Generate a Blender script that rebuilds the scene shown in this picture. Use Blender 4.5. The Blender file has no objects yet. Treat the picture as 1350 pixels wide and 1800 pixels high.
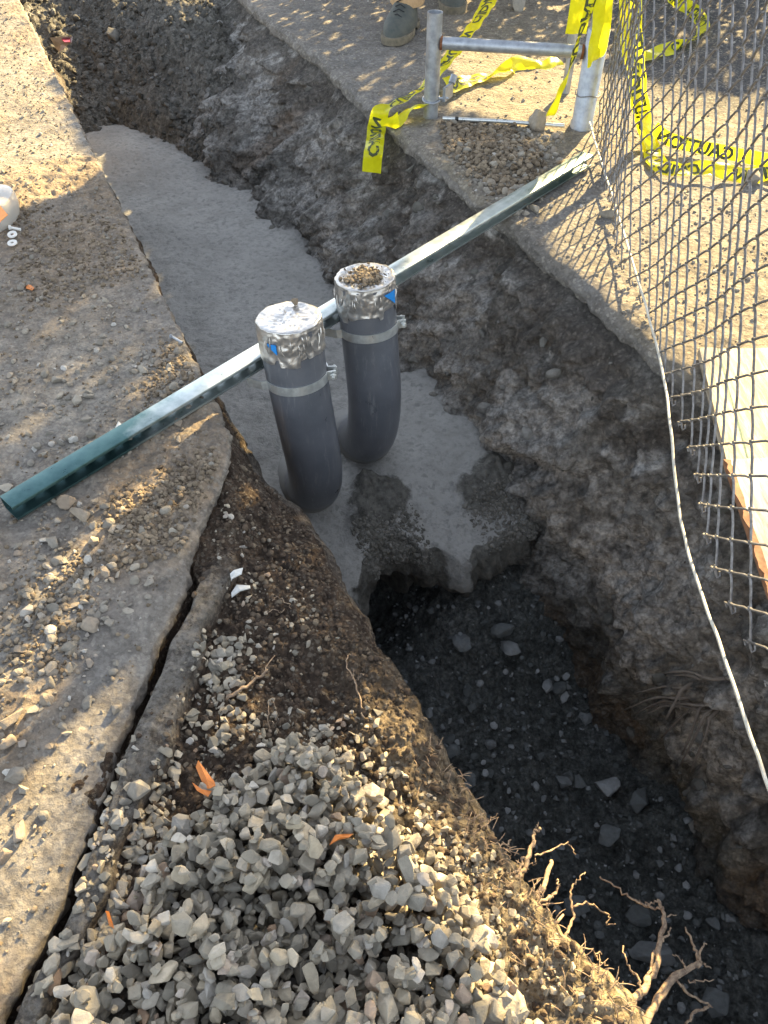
import bpy, bmesh, math, random
import numpy as np
from mathutils import Vector, Matrix, Quaternion

# ------------------------------------------------------------------ camera, sky, sun, exposure
scene = bpy.context.scene
CAMH = 1.2
PITCH = math.radians(48)
cam_d = bpy.data.cameras.new("camera")
cam = bpy.data.objects.new("camera", cam_d)
scene.collection.objects.link(cam)
cam.location = (0, 0, CAMH)
cam.rotation_euler = (math.radians(90) - PITCH, 0, 0)
cam_d.sensor_fit = 'VERTICAL'
cam_d.sensor_height = 24.0
cam_d.lens = 24.0 * 1340 / 1800
cam_d.clip_start = 0.02
cam_d.clip_end = 300
scene.camera = cam

SUN_EL = math.radians(21.5)
_sh = Vector((0.47, 0.883, 0)).normalized()
SUN = Vector((_sh.x * math.cos(SUN_EL), _sh.y * math.cos(SUN_EL), math.sin(SUN_EL)))
world = bpy.data.worlds.new("World")
scene.world = world
world.use_nodes = True
wn = world.node_tree.nodes
wl = world.node_tree.links
bg = wn['Background']
sky = wn.new('ShaderNodeTexSky')
sky.sky_type = 'NISHITA'
sky.sun_disc = False
sky.sun_elevation = SUN_EL
sky.sun_rotation = math.atan2(SUN.x, SUN.y)
hsv = wn.new('ShaderNodeHueSaturation')
hsv.inputs['Saturation'].default_value = 0.48
wl.new(sky.outputs[0], hsv.inputs['Color'])
wl.new(hsv.outputs[0], bg.inputs[0])
bg.inputs[1].default_value = 0.076
sun_d = bpy.data.lights.new("sun", 'SUN')
sun_d.energy = 4.8
sun_d.angle = math.radians(0.55)
sun_d.color = (1.0, 0.74, 0.35)
sun_o = bpy.data.objects.new("sun", sun_d)
scene.collection.objects.link(sun_o)
sun_o.location = SUN * 20
sun_o.rotation_euler = (-SUN).to_track_quat('-Z', 'Y').to_euler()
scene.view_settings.view_transform = 'Standard'
scene.view_settings.look = 'None'
scene.view_settings.gamma = 1
scene.view_settings.exposure = 2.85

# ------------------------------------------------------------------ measuring helpers
FPX = 1340.0
cP, sP = math.cos(PITCH), math.sin(PITCH)


def ray(px, py):
    u = (px - 675) / FPX
    w = (py - 900) / FPX
    return Vector((u, cP - sP * w, -sP - cP * w))


def gz(px, py, z=0.0):
    d = ray(px, py)
    t = (z - CAMH) / d.z
    return Vector((d.x * t, d.y * t, z))


def gx(px, py, x):
    d = ray(px, py)
    t = x / d.x
    return Vector((x, d.y * t, CAMH + d.z * t))


def gyp(px, py, y):
    d = ray(px, py)
    t = y / d.y
    return Vector((d.x * t, y, CAMH + d.z * t))


OX, OY = -0.366, 1.33
DX, DY = -0.42, 0.9075
NX, NY = 0.9075, 0.42


def ab2xy(a, b):
    return OX + a * NX + b * DX, OY + a * NY + b * DY


def xy2ab(x, y):
    x = x - OX
    y = y - OY
    return x * NX + y * NY, x * DX + y * DY


# ------------------------------------------------------------------ numpy noise
def _hash(ix, iy, iz, seed):
    n = (ix.astype(np.int64) * 374761393 + iy.astype(np.int64) * 668265263 + iz.astype(np.int64) * 2147483647 + seed * 974634777) & 0xFFFFFFFF
    n = ((n ^ (n >> 13)) * 1274126177) & 0xFFFFFFFF
    n = ((n ^ (n >> 16)) * 2246822519) & 0xFFFFFFFF
    n = n ^ (n >> 15)
    return (n & 0xFFFFFF) / float(0xFFFFFF)


def vnoise(x, y, z, seed=0):
    x, y, z = np.broadcast_arrays(np.asarray(x, float), np.asarray(y, float), np.asarray(z, float))
    fx, fy, fz = np.floor(x), np.floor(y), np.floor(z)
    tx, ty, tz = x - fx, y - fy, z - fz
    tx = tx * tx * (3 - 2 * tx)
    ty = ty * ty * (3 - 2 * ty)
    tz = tz * tz * (3 - 2 * tz)
    r = 0
    for i in (0, 1):
        for j in (0, 1):
            for k in (0, 1):
                h = _hash(fx + i, fy + j, fz + k, seed)
                r = r + h * (tx if i else 1 - tx) * (ty if j else 1 - ty) * (tz if k else 1 - tz)
    return r * 2 - 1


def fbm(x, y, z=0.0, s=1.0, o=4, seed=0, g=0.5):
    x = np.asarray(x, float) * s
    y = np.asarray(y, float) * s
    z = np.asarray(z, float) * s
    r = 0
    amp = 1.0
    tot = 0
    for i in range(o):
        r = r + amp * vnoise(x, y, z, seed + i * 17)
        tot += amp
        amp *= g
        x, y = (x * 0.8 - y * 0.6) * 2.03, (x * 0.6 + y * 0.8) * 2.03
        z = z * 2.03 + 3.1
    return r / tot * 1.6


def ridged(x, y, z, s, o=3, seed=5):
    return 1 - 2 * np.abs(fbm(x, y, z, s, o, seed))


def worley(x, y, z=0.0, s=1.0, seed=0, flat=False):
    x, y, z = np.broadcast_arrays(np.asarray(x, float) * s, np.asarray(y, float) * s, np.asarray(z, float) * s)
    fx, fy, fz = np.floor(x), np.floor(y), np.floor(z)
    best = np.full(x.shape, 9.0)
    cid = np.zeros(x.shape)
    for i in (-1, 0, 1):
        for j in (-1, 0, 1):
            for k in ((0,) if flat else (-1, 0, 1)):
                cx, cy, cz = fx + i, fy + j, fz + k
                px = cx + _hash(cx, cy, cz, seed)
                py = cy + _hash(cx, cy, cz, seed + 1)
                if flat:
                    d = (px - x) ** 2 + (py - y) ** 2
                else:
                    pz = cz + _hash(cx, cy, cz, seed + 2)
                    d = (px - x) ** 2 + (py - y) ** 2 + (pz - z) ** 2
                m = d < best
                best = np.where(m, d, best)
                cid = np.where(m, _hash(cx, cy, cz, seed + 3), cid)
    return np.sqrt(best), cid


def sstep(e0, e1, x):
    t = np.clip((np.asarray(x, float) - e0) / (e1 - e0), 0, 1)
    return t * t * (3 - 2 * t)


def lumps(x, y, s, seed=0):
    """crumbly clods: rounded lumps of random height"""
    d, c = worley(x, y, 0, s, seed, True)
    return np.clip(1 - d * 1.5, 0, 1) ** 0.7 * c


# ------------------------------------------------------------------ object helpers
C = scene.collection


def tag(o, label=None, cat=None, group=None, kind=None):
    if label:
        o['label'] = label
    if cat:
        o['category'] = cat
    if group:
        o['group'] = group
    if kind:
        o['kind'] = kind
    return o


def empty(name, loc=(0, 0, 0), label=None, cat=None, group=None):
    o = bpy.data.objects.new(name, None)
    C.objects.link(o)
    o.location = loc
    o.empty_display_size = 0.05
    return tag(o, label, cat, group)


def link_mesh(name, me, mat, parent=None):
    if mat:
        me.materials.append(mat)
    o = bpy.data.objects.new(name, me)
    C.objects.link(o)
    if parent is not None:
        o.parent = parent
        # parts are modelled in world coordinates: shift them to the parent's origin
        me.transform(Matrix.Translation(-parent.matrix_basis.translation))
        pp = parent.parent
        if pp is not None:
            me.transform(Matrix.Translation(-pp.matrix_basis.translation))
    return o


def np_mesh(name, verts, tris=None, quads=None, smooth=True, attrs=None):
    verts = np.asarray(verts, dtype=np.float32)
    me = bpy.data.meshes.new(name)
    idx = []
    starts = []
    n = 0
    tot = []
    if tris is not None and len(tris):
        tris = np.asarray(tris, dtype=np.int32)
        idx.append(tris.ravel())
        starts.append(np.arange(len(tris)) * 3)
        tot.append(np.full(len(tris), 3))
        n = tris.size
    if quads is not None and len(quads):
        quads = np.asarray(quads, dtype=np.int32)
        idx.append(quads.ravel())
        starts.append(n + np.arange(len(quads)) * 4)
        tot.append(np.full(len(quads), 4))
    idx = np.concatenate(idx).astype(np.int32)
    starts = np.concatenate(starts).astype(np.int32)
    me.vertices.add(len(verts))
    me.vertices.foreach_set('co', verts.ravel())
    me.loops.add(len(idx))
    me.loops.foreach_set('vertex_index', idx)
    me.polygons.add(len(starts))
    me.polygons.foreach_set('loop_start', starts)
    me.update(calc_edges=True)
    me.polygons.foreach_set('use_smooth', np.full(len(starts), smooth))
    for k, v in (attrs or {}).items():
        at = me.attributes.new(k, 'FLOAT', 'POINT')
        at.data.foreach_set('value', np.asarray(v, dtype=np.float32).ravel())
    me.validate()
    return me


def grid_obj(name, X, Y, Z, mat, parent=None, attrs=None, smooth=True):
    n, m = X.shape
    V = np.stack([X, Y, Z], -1).reshape(-1, 3)
    i = np.arange(n - 1)[:, None] * m + np.arange(m - 1)[None, :]
    q = np.stack([i, i + 1, i + m + 1, i + m], -1).reshape(-1, 4)
    me = np_mesh(name, V, quads=q, smooth=smooth, attrs=attrs)
    return link_mesh(name, me, mat, parent)


class MB:
    def __init__(self):
        self.v = []
        self.f = []

    def add(self, vs, fs):
        o = len(self.v)
        self.v += [tuple(p) for p in vs]
        self.f += [tuple(i + o for i in f) for f in fs]

    def tube(self, pts, r, n=8, caps=True, squash=None):
        pts = [Vector(p) for p in pts]
        k = len(pts)
        rr = r if hasattr(r, '__len__') else [r] * k
        t0 = (pts[1] - pts[0]).normalized()
        up = Vector((0, 0, 1)) if abs(t0.z) < 0.9 else Vector((1, 0, 0))
        nrm = (up - t0 * up.dot(t0)).normalized()
        vs = []
        pt = t0
        for i, p in enumerate(pts):
            if i == 0:
                t = t0
            elif i == k - 1:
                t = (pts[i] - pts[i - 1]).normalized()
            else:
                t = ((pts[i + 1] - pts[i]).normalized() + (pts[i] - pts[i - 1]).normalized())
                t = t.normalized() if t.length > 1e-6 else pt
            q = pt.rotation_difference(t)
            nrm = q @ nrm
            nrm = (nrm - t * nrm.dot(t)).normalized()
            bn = t.cross(nrm)
            pt = t
            for j in range(n):
                a = 2 * math.pi * j / n
                vs.append(p + (nrm * math.cos(a) + bn * math.sin(a)) * rr[i])
        fs = []
        for i in range(k - 1):
            for j in range(n):
                j2 = (j + 1) % n
                fs.append((i * n + j, i * n + j2, (i + 1) * n + j2, (i + 1) * n + j))
        if caps:
            fs.append(tuple(range(n))[::-1])
            fs.append(tuple((k - 1) * n + j for j in range(n)))
        self.add(vs, fs)

    def box(self, c, s, M=None):
        vs = []
        for x in (-.5, .5):
            for y in (-.5, .5):
                for z in (-.5, .5):
                    p = Vector((x * s[0], y * s[1], z * s[2]))
                    if M is not None:
                        p = M @ p
                    vs.append(p + Vector(c))
        self.add(vs, [(0, 1, 3, 2), (4, 6, 7, 5), (0, 4, 5, 1), (2, 3, 7, 6), (0, 2, 6, 4), (1, 5, 7, 3)])

    def loft(self, rings, caps=True):
        n = len(rings[0])
        vs = [p for r in rings for p in r]
        fs = []
        for i in range(len(rings) - 1):
            for j in range(n):
                j2 = (j + 1) % n
                fs.append((i * n + j, i * n + j2, (i + 1) * n + j2, (i + 1) * n + j))
        if caps:
            fs.append(tuple(range(n))[::-1])
            fs.append(tuple((len(rings) - 1) * n + j for j in range(n)))
        self.add(vs, fs)

    def build(self, name, mat, parent=None, smooth=False, bevel=0, angle=40):
        me = bpy.data.meshes.new(name)
        me.from_pydata([tuple(p) for p in self.v], [], self.f)
        me.update()
        if smooth:
            me.polygons.foreach_set('use_smooth', [True] * len(me.polygons))
            try:
                me.set_sharp_from_angle(angle=math.radians(angle))
            except Exception:
                pass
        o = link_mesh(name, me, mat, parent)
        if bevel:
            b = o.modifiers.new('bevel', 'BEVEL')
            b.width = bevel
            b.segments = 2
            b.limit_method = 'ANGLE'
        return o


def catmull(pts, sub=6):
    pts = [Vector(p) for p in pts]
    P = [pts[0] * 2 - pts[1]] + pts + [pts[-1] * 2 - pts[-2]]
    out = []
    for i in range(1, len(P) - 2):
        a, b, c, d = P[i - 1], P[i], P[i + 1], P[i + 2]
        for k in range(sub):
            t = k / sub
            out.append(0.5 * ((2 * b) + (c - a) * t + (2 * a - 5 * b + 4 * c - d) * t * t + (3 * b - a - 3 * c + d) * t ** 3))
    out.append(pts[-1])
    return out


# ------------------------------------------------------------------ materials
def newmat(name):
    m = bpy.data.materials.new(name)
    m.use_nodes = True
    nt = m.node_tree
    return m, nt, nt.nodes['Principled BSDF']


def N(nt, t, **kw):
    n = nt.nodes.new(t)
    for k, v in kw.items():
        setattr(n, k, v)
    return n


def coord(nt):
    n = nt.nodes.get('POS')
    if not n:
        n = N(nt, 'ShaderNodeNewGeometry')
        n.name = 'POS'
    return n.outputs['Position']


def noise(nt, scale, detail=6, rough=0.6, vec=None, dist=0.0):
    n = N(nt, 'ShaderNodeTexNoise')
    n.inputs['Scale'].default_value = scale
    n.inputs['Detail'].default_value = detail
    n.inputs['Roughness'].default_value = rough
    n.inputs['Distortion'].default_value = dist
    nt.links.new(vec or coord(nt), n.inputs['Vector'])
    return n.outputs['Fac']


def voro(nt, scale, out='Distance', feature='F1', vec=None):
    n = N(nt, 'ShaderNodeTexVoronoi')
    n.feature = feature
    n.inputs['Scale'].default_value = scale
    nt.links.new(vec or coord(nt), n.inputs['Vector'])
    return n.outputs[out]


def ramp(nt, fac, stops, interp='LINEAR'):
    r = N(nt, 'ShaderNodeValToRGB')
    cr = r.color_ramp
    cr.interpolation = interp
    while len(cr.elements) < len(stops):
        cr.elements.new(0.5)
    for e, (p, c) in zip(cr.elements, stops):
        e.position = p
        e.color = (c, c, c, 1) if not hasattr(c, '__len__') else (*c, 1)
    nt.links.new(fac, r.inputs[0])
    return r.outputs[0]


def mixc(nt, fac, a, b, mode='MIX'):
    m = N(nt, 'ShaderNodeMix')
    m.data_type = 'RGBA'
    m.blend_type = mode
    for s, v in ((m.inputs[0], fac), (m.inputs[6], a), (m.inputs[7], b)):
        if hasattr(v, 'is_output') or isinstance(v, bpy.types.NodeSocket):
            nt.links.new(v, s)
        elif hasattr(v, '__len__'):
            s.default_value = (*v, 1)
        else:
            s.default_value = v
    return m.outputs[2]


def math_n(nt, op, a, b=0.0):
    m = N(nt, 'ShaderNodeMath')
    m.operation = op
    for s, v in ((m.inputs[0], a), (m.inputs[1], b)):
        if isinstance(v, bpy.types.NodeSocket):
            nt.links.new(v, s)
        else:
            s.default_value = v
    return m.outputs[0]


def attr(nt, name):
    n = N(nt, 'ShaderNodeAttribute')
    n.attribute_name = name
    return n.outputs['Fac']


def bumps(nt, bsdf, layers):
    prev = None
    for h, dist, st in layers:
        b = N(nt, 'ShaderNodeBump')
        b.inputs['Distance'].default_value = dist
        b.inputs['Strength'].default_value = st
        nt.links.new(h, b.inputs['Height'])
        if prev is not None:
            nt.links.new(prev, b.inputs['Normal'])
        prev = b.outputs['Normal']
    nt.links.new(prev, bsdf.inputs['Normal'])


def soil_mat(name, A, B, D, attrs=(), s1=3.0, s2=38.0, grain=170.0, grain_col=(.34, .31, .26), grain_amt=.5, bump=1.0, rough=.95, fine=.45, chunks=0.0):
    """A/B large patches, D darker crumbs, grains = fine grit; attrs = (attribute, colour) layers."""
    m, nt, bs = newmat(name)
    n1 = noise(nt, s1, 8, .65, dist=.6)
    n2 = noise(nt, s2, 8, .72)
    col = mixc(nt, ramp(nt, n1, [(.38, 0), (.62, 1)]), A, B)
    for an, ac in attrs:
        f = math_n(nt, 'MULTIPLY', attr(nt, an), ramp(nt, n2, [(.2, .75), (.5, 1)]))
        col = mixc(nt, f, col, ac)
    col = mixc(nt, ramp(nt, n2, [(.38, .75), (.56, 0)]), col, D)
    vc = voro(nt, grain, 'Color')
    sep = N(nt, 'ShaderNodeSeparateColor')
    nt.links.new(vc, sep.inputs[0])
    g = ramp(nt, sep.outputs[0], [(.80, 0), (.86, grain_amt)])
    col = mixc(nt, g, col, grain_col)
    g2 = ramp(nt, sep.outputs[1], [(.84, 0), (.9, grain_amt)])
    col = mixc(nt, g2, col, D)
    n3 = noise(nt, 11, 5, .6)
    col = mixc(nt, .55, col, ramp(nt, n3, [(.3, .55), (.7, 1.45)]), 'MULTIPLY')
    if chunks:
        dv = N(nt, 'ShaderNodeVectorMath')
        dv.operation = 'ADD'
        nz = N(nt, 'ShaderNodeTexNoise')
        nz.inputs['Scale'].default_value = 30
        nz.inputs['Detail'].default_value = 5
        nt.links.new(coord(nt), nz.inputs['Vector'])
        sv = N(nt, 'ShaderNodeVectorMath')
        sv.operation = 'SCALE'
        sv.inputs[3].default_value = .05
        nt.links.new(nz.outputs['Color'], sv.inputs[0])
        nt.links.new(coord(nt), dv.inputs[0])
        nt.links.new(sv.outputs[0], dv.inputs[1])
        ch1 = voro(nt, 34, vec=dv.outputs[0])
        ch2 = voro(nt, 80, vec=dv.outputs[0])
        col = mixc(nt, chunks, col, ramp(nt, ch1, [(.15, 1.25), (.55, .85), (.75, .4)]), 'MULTIPLY')  # crevices between clods darkened: their shade is painted into the colour
        col = mixc(nt, chunks, col, ramp(nt, ch2, [(.15, 1.2), (.6, .8), (.8, .4)]), 'MULTIPLY')
    n4 = noise(nt, 85, 7, .75)
    col = mixc(nt, fine, col, ramp(nt, n4, [(.34, .35), (.5, .95), (.66, 1.5)]), 'MULTIPLY')
    nt.links.new(col, bs.inputs['Base Color'])
    bs.inputs['Roughness'].default_value = rough
    bs.inputs['Specular IOR Level'].default_value = .25
    vd = voro(nt, grain * .55, 'Distance')
    extra = [(ramp(nt, ch1, [(0, 1), (.8, 0)]), .014, .9), (ramp(nt, ch2, [(0, 1), (.8, 0)]), .006, .9)] if chunks else []
    bumps(nt, bs, extra + [(n2, .022, .8 * bump), (n4, .010, .7 * bump), (vd, .005, .8 * bump), (noise(nt, 320, 4, .7), .003, .8 * bump)])
    return m


M = {}
M['pave'] = soil_mat('dusty_asphalt', (.215, .20, .18), (.30, .27, .225), (.13, .115, .10), (('soil', (.27, .205, .14)),), s1=2.2, grain=150, grain_col=(.40, .37, .31), grain_amt=.28, bump=.65, fine=.3)
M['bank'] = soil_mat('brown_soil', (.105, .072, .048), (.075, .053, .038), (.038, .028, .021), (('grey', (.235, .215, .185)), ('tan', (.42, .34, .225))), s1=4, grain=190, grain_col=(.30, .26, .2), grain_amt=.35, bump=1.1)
M['rpave'] = soil_mat('worn_pavement', (.17, .162, .15), (.225, .205, .18), (.12, .105, .09), (('soil', (.235, .20, .145)), ('asph', (.065, .065, .067))), s1=2.6, grain=130, grain_col=(.42, .38, .31), grain_amt=.35, bump=.65, fine=.3)
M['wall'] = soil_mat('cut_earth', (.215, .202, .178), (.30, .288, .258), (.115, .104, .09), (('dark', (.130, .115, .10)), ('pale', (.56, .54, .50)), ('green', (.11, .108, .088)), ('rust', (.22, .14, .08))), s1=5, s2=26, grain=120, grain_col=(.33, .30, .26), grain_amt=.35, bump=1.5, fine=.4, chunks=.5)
M['pit'] = soil_mat('damp_pit_soil', (.12, .13, .122), (.18, .186, .174), (.052, .058, .056), (('dust', (.26, .265, .25)),), s1=5, grain=130, grain_col=(.16, .165, .16), grain_amt=.35, bump=1.2, chunks=.6)
M['rubble'] = soil_mat('rubble_soil', (.175, .165, .14), (.24, .225, .195), (.095, .087, .073), (('pale', (.26, .25, .22)),), s1=5, grain=100, grain_col=(.3, .29, .26), grain_amt=.3, bump=1.3, chunks=.6)


def mat_concrete():
    m, nt, bs = newmat('wet_slurry_concrete')
    n1 = noise(nt, 2.5, 6, .6, dist=.8)
    n2 = noise(nt, 45, 8, .7)
    col = mixc(nt, ramp(nt, n1, [(.35, 0), (.65, 1)]), (.27, .262, .24), (.335, .325, .30))
    col = mixc(nt, ramp(nt, n2, [(.34, .7), (.52, 0)]), col, (.17, .168, .155))
    col = mixc(nt, ramp(nt, noise(nt, 5.5, 7, .65, dist=1.5), [(.50, 0), (.64, .45)]), col, (.20, .195, .175))
    sp = N(nt, 'ShaderNodeSeparateColor')
    nt.links.new(voro(nt, 70, 'Color'), sp.inputs[0])
    col = mixc(nt, ramp(nt, sp.outputs[0], [(.93, 0), (.96, .45)]), col, (.14, .14, .13))
    earth = mixc(nt, ramp(nt, n2, [(.35, 0), (.6, 1)]), (.05, .047, .04), (.135, .128, .11))
    f = ramp(nt, math_n(nt, 'ADD', attr(nt, 'earth'), math_n(nt, 'MULTIPLY', noise(nt, 30, 8, .75), .7)), [(.70, 0), (.86, 1)])
    col = mixc(nt, f, col, earth)
    nt.links.new(col, bs.inputs['Base Color'])
    bs.inputs['Roughness'].default_value = .8
    bs.inputs['Specular IOR Level'].default_value = .35
    pits = ramp(nt, voro(nt, 60), [(.0, 0), (.22, 1)])
    bumps(nt, bs, [(noise(nt, 9, 5, .6), .03, .6), (n2, .012, .9), (pits, .0025, .5), (noise(nt, 240, 4, .7), .002, .7)])
    return m


M['conc'] = mat_concrete()


def stone_mat(name, stops, rough=.85, bump=1.0, dust=(.33, .29, .22), dustamt=.35):
    m, nt, bs = newmat(name)
    col = ramp(nt, attr(nt, 'rnd'), stops)
    n = noise(nt, 60, 8, .7)
    col = mixc(nt, .6, col, ramp(nt, n, [(.3, .6), (.7, 1.35)]), 'MULTIPLY')
    col = mixc(nt, ramp(nt, noise(nt, 22, 6, .65), [(.48, 0), (.7, dustamt)]), col, dust)
    nt.links.new(col, bs.inputs['Base Color'])
    bs.inputs['Roughness'].default_value = rough
    bs.inputs['Specular IOR Level'].default_value = .3
    bumps(nt, bs, [(n, .006, .6 * bump), (noise(nt, 260, 5, .7), .002, .7 * bump)])
    return m


M['gravel'] = stone_mat('crushed_stone', [(0, (.19, .175, .14)), (.2, (.32, .28, .215)), (.4, (.235, .215, .175)), (.55, (.39, .33, .235)), (.7, (.30, .28, .245)), (.85, (.46, .39, .285)), (.93, (.46, .43, .38)), (1, (.31, .205, .13))])
M['pebble'] = stone_mat('weathered_pebbles', [(0, (.17, .155, .13)), (.3, (.26, .235, .195)), (.5, (.20, .18, .15)), (.7, (.33, .295, .24)), (.85, (.24, .19, .14)), (1, (.46, .44, .40))])
M['clod'] = stone_mat('soil_clods', [(0, (.10, .075, .05)), (.5, (.19, .15, .105)), (1, (.27, .215, .15))], rough=.98, dust=(.24, .19, .13))
M['dclod'] = stone_mat('dark_soil_clods', [(0, (.05, .036, .026)), (.6, (.095, .068, .046)), (1, (.17, .135, .095))], rough=.98, dust=(.10, .075, .05))
M['pitstone'] = stone_mat('pit_stones', [(0, (.07, .076, .074)), (.5, (.14, .15, .15)), (.9, (.25, .26, .26)), (1, (.36, .37, .37))], dust=(.07, .068, .06))
M['rubstone'] = stone_mat('rubble_stones', [(0, (.09, .085, .07)), (.5, (.17, .16, .14)), (.85, (.25, .24, .215)), (1, (.36, .35, .33))], dust=(.2, .18, .15))


def simple(name, col, rough=.6, metal=0.0, nscale=40, var=.25, bump=.3, bdist=.002, col2=None, trans=0, spec=.5, rrough=None):
    m, nt, bs = newmat(name)
    n = noise(nt, nscale, 8, .65)
    c2 = col2 or tuple(max(0, c * (1 - var)) for c in col)
    c = mixc(nt, ramp(nt, n, [(.35, 0), (.65, 1)]), c2, col)
    nt.links.new(c, bs.inputs['Base Color'])
    bs.inputs['Metallic'].default_value = metal
    bs.inputs['Roughness'].default_value = rough
    bs.inputs['Specular IOR Level'].default_value = spec
    if rrough:
        nt.links.new(ramp(nt, noise(nt, nscale * .5, 6, .7), [(.3, rrough[0]), (.7, rrough[1])]), bs.inputs['Roughness'])
    if bump:
        bumps(nt, bs, [(n, bdist, bump)])
    return m


M['pvc'] = simple('grey_pvc', (.105, .11, .122), .34, 0, 14, .2, .12, .002, col2=(.085, .09, .10), rrough=(.22, .42))
def mat_pvc():
    m, nt, bs = newmat('scuffed_grey_pvc')
    n = noise(nt, 12, 6, .6)
    col = mixc(nt, ramp(nt, n, [(.35, 0), (.65, 1)]), (.085, .09, .10), (.11, .115, .127))
    mp = N(nt, 'ShaderNodeMapping')
    mp.inputs['Scale'].default_value = (30, 30, 3)
    nt.links.new(coord(nt), mp.inputs[0])
    sc = noise(nt, 2.5, 9, .75, mp.outputs[0])
    col = mixc(nt, ramp(nt, sc, [(.55, 0), (.66, .35)]), col, (.27, .27, .265))
    sp = noise(nt, 55, 8, .8)
    col = mixc(nt, ramp(nt, sp, [(.62, 0), (.72, .3)]), col, (.24, .22, .19))
    xyz = N(nt, 'ShaderNodeSeparateXYZ')
    nt.links.new(coord(nt), xyz.inputs[0])
    zz = math_n(nt, 'ADD', xyz.outputs[2], math_n(nt, 'MULTIPLY', noise(nt, 25, 7, .7), .09))
    splash = ramp(nt, math_n(nt, 'MULTIPLY', zz, -1.0), [(.395, 0), (.425, .85)])
    col = mixc(nt, splash, col, (.25, .245, .225))
    nt.links.new(col, bs.inputs['Base Color'])
    r0 = ramp(nt, n, [(.3, .27), (.7, .36)])
    nt.links.new(mixc(nt, splash, r0, (.9, .9, .9)), bs.inputs['Roughness'])
    bumps(nt, bs, [(n, .002, .12), (sp, .0006, .3)])
    return m


M['strut'] = simple('green_coated_steel', (.11, .215, .20), .3, .75, 18, .3, .1, .001, col2=(.07, .16, .15), rrough=(.22, .45))
def mat_strut():
    m, nt, bs = newmat('green_coated_steel')
    sp = N(nt, 'ShaderNodeSeparateXYZ')
    nt.links.new(coord(nt), sp.inputs[0])
    f = math_n(nt, 'ADD', sp.outputs[0], math_n(nt, 'MULTIPLY', noise(nt, 16, 6, .6), .25))
    n = noise(nt, 30, 7, .65)
    green = mixc(nt, ramp(nt, n, [(.35, 0), (.65, 1)]), (.055, .115, .118), (.085, .165, .165))
    bare = mixc(nt, ramp(nt, n, [(.35, 0), (.65, 1)]), (.40, .46, .45), (.55, .60, .60))  # worn zinc tone, brightened mid-length: sky reflection put into the colour
    k = math_n(nt, 'MULTIPLY', ramp(nt, math_n(nt, 'ADD', f, .5), [(.05, 0), (.17, 1)]), ramp(nt, f, [(.45, 1), (.75, .25)]))
    nt.links.new(mixc(nt, k, green, bare), bs.inputs['Base Color'])
    bs.inputs['Metallic'].default_value = .8
    nt.links.new(ramp(nt, n, [(.3, .26), (.7, .42)]), bs.inputs['Roughness'])
    bumps(nt, bs, [(n, .001, .12)])
    return m


M['strut'] = mat_strut()
M['zinc'] = simple('zinc_plated_steel', (.66, .68, .66), .42, .7, 60, .25, .15, .0006, rrough=(.25, .45))
M['galv'] = simple('galvanised_tube', (.42, .45, .49), .45, .7, 35, .3, .25, .001, col2=(.27, .29, .32), rrough=(.35, .6))
M['rust'] = simple('rusty_weld', (.22, .09, .04), .9, .1, 90, .4, .5, .002)
M['wire'] = simple('weathered_fence_wire', (.24, .232, .225), .5, .5, 80, .4, .3, .0008, col2=(.12, .112, .105))
M['cable'] = simple('pale_wire', (.62, .58, .48), .6, .1, 90, .3, .2, .0006)
M['boot'] = simple('scuffed_boot_leather', (.045, .055, .05), .7, 0, 30, .4, .4, .002, col2=(.085, .085, .07))
M['sole'] = simple('dusty_boot_sole', (.11, .095, .07), .9, 0, 40, .4, .4, .002, col2=(.20, .17, .12))
M['lace'] = simple('boot_lace', (.02, .022, .024), .9, 0, 90)
M['pants'] = simple('tan_work_trousers', (.45, .30, .16), .95, 0, 60, .25, .5, .002)
M['shirt'] = simple('grey_work_shirt', (.16, .17, .19), .95, 0, 60, .25, .5, .002)
M['skin'] = simple('skin', (.45, .26, .18), .6, 0, 50, .15, .1)
M['hair'] = simple('dark_hair', (.04, .03, .02), .7, 0, 90)
M['blue'] = simple('blue_tape', (.01, .22, .62), .5, 0, 40, .15, .1)
M['root'] = simple('pale_root_bark', (.40, .30, .20), .9, 0, 130, .35, .9, .003, col2=(.15, .10, .07))
M['root_dark'] = simple('weathered_root', (.22, .18, .14), .9, 0, 70, .35, .6, .002)
M['leafo'] = simple('dry_orange_leaf', (.62, .19, .03), .6, 0, 60, .35, .4, .001)
M['leafg'] = simple('shrub_leaf', (.05, .09, .025), .6, 0, 20, .4, 0)
M['bark'] = simple('shrub_bark', (.12, .09, .06), .9, 0, 40, .4, .6, .004)
M['white'] = simple('white_plastic', (.78, .78, .74), .5, 0, 60, .1, .1)
M['orange'] = simple('orange_label', (.85, .27, .02), .5, 0, 60, .1, 0)
M['redpaint'] = simple('faded_red_print', (.35, .02, .05), .4, 0, 50, .5, .1)
M['foil'] = simple('pale_scrap_metal', (.5, .44, .42), .4, .3, 40, .3, .3)
M['shard'] = simple('white_shard', (.62, .62, .58), .5, 0, 60, .2, .2)
M['ink'] = simple('dark_print', (.055, .07, .02), .7, 0, 60, .3, 0)
M['ring'] = simple('dark_band', (.02, .02, .02), .7, 0, 60, .3, 0)


def mat_duct():
    m, nt, bs = newmat('silver_duct_tape')
    n = noise(nt, 28, 5, .6, dist=1.2)
    col = mixc(nt, ramp(nt, n, [(.35, 0), (.7, 1)]), (.42, .405, .385), (.56, .55, .535))
    nt.links.new(col, bs.inputs['Base Color'])
    bs.inputs['Metallic'].default_value = .78
    bs.inputs['Roughness'].default_value = .33
    sh = voro(nt, 34, 'Distance', 'F1')
    bumps(nt, bs, [(sh, .004, .16), (n, .005, .25), (noise(nt, 220, 3, .6), .001, .15)])
    return m


M['duct'] = mat_duct()


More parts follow.
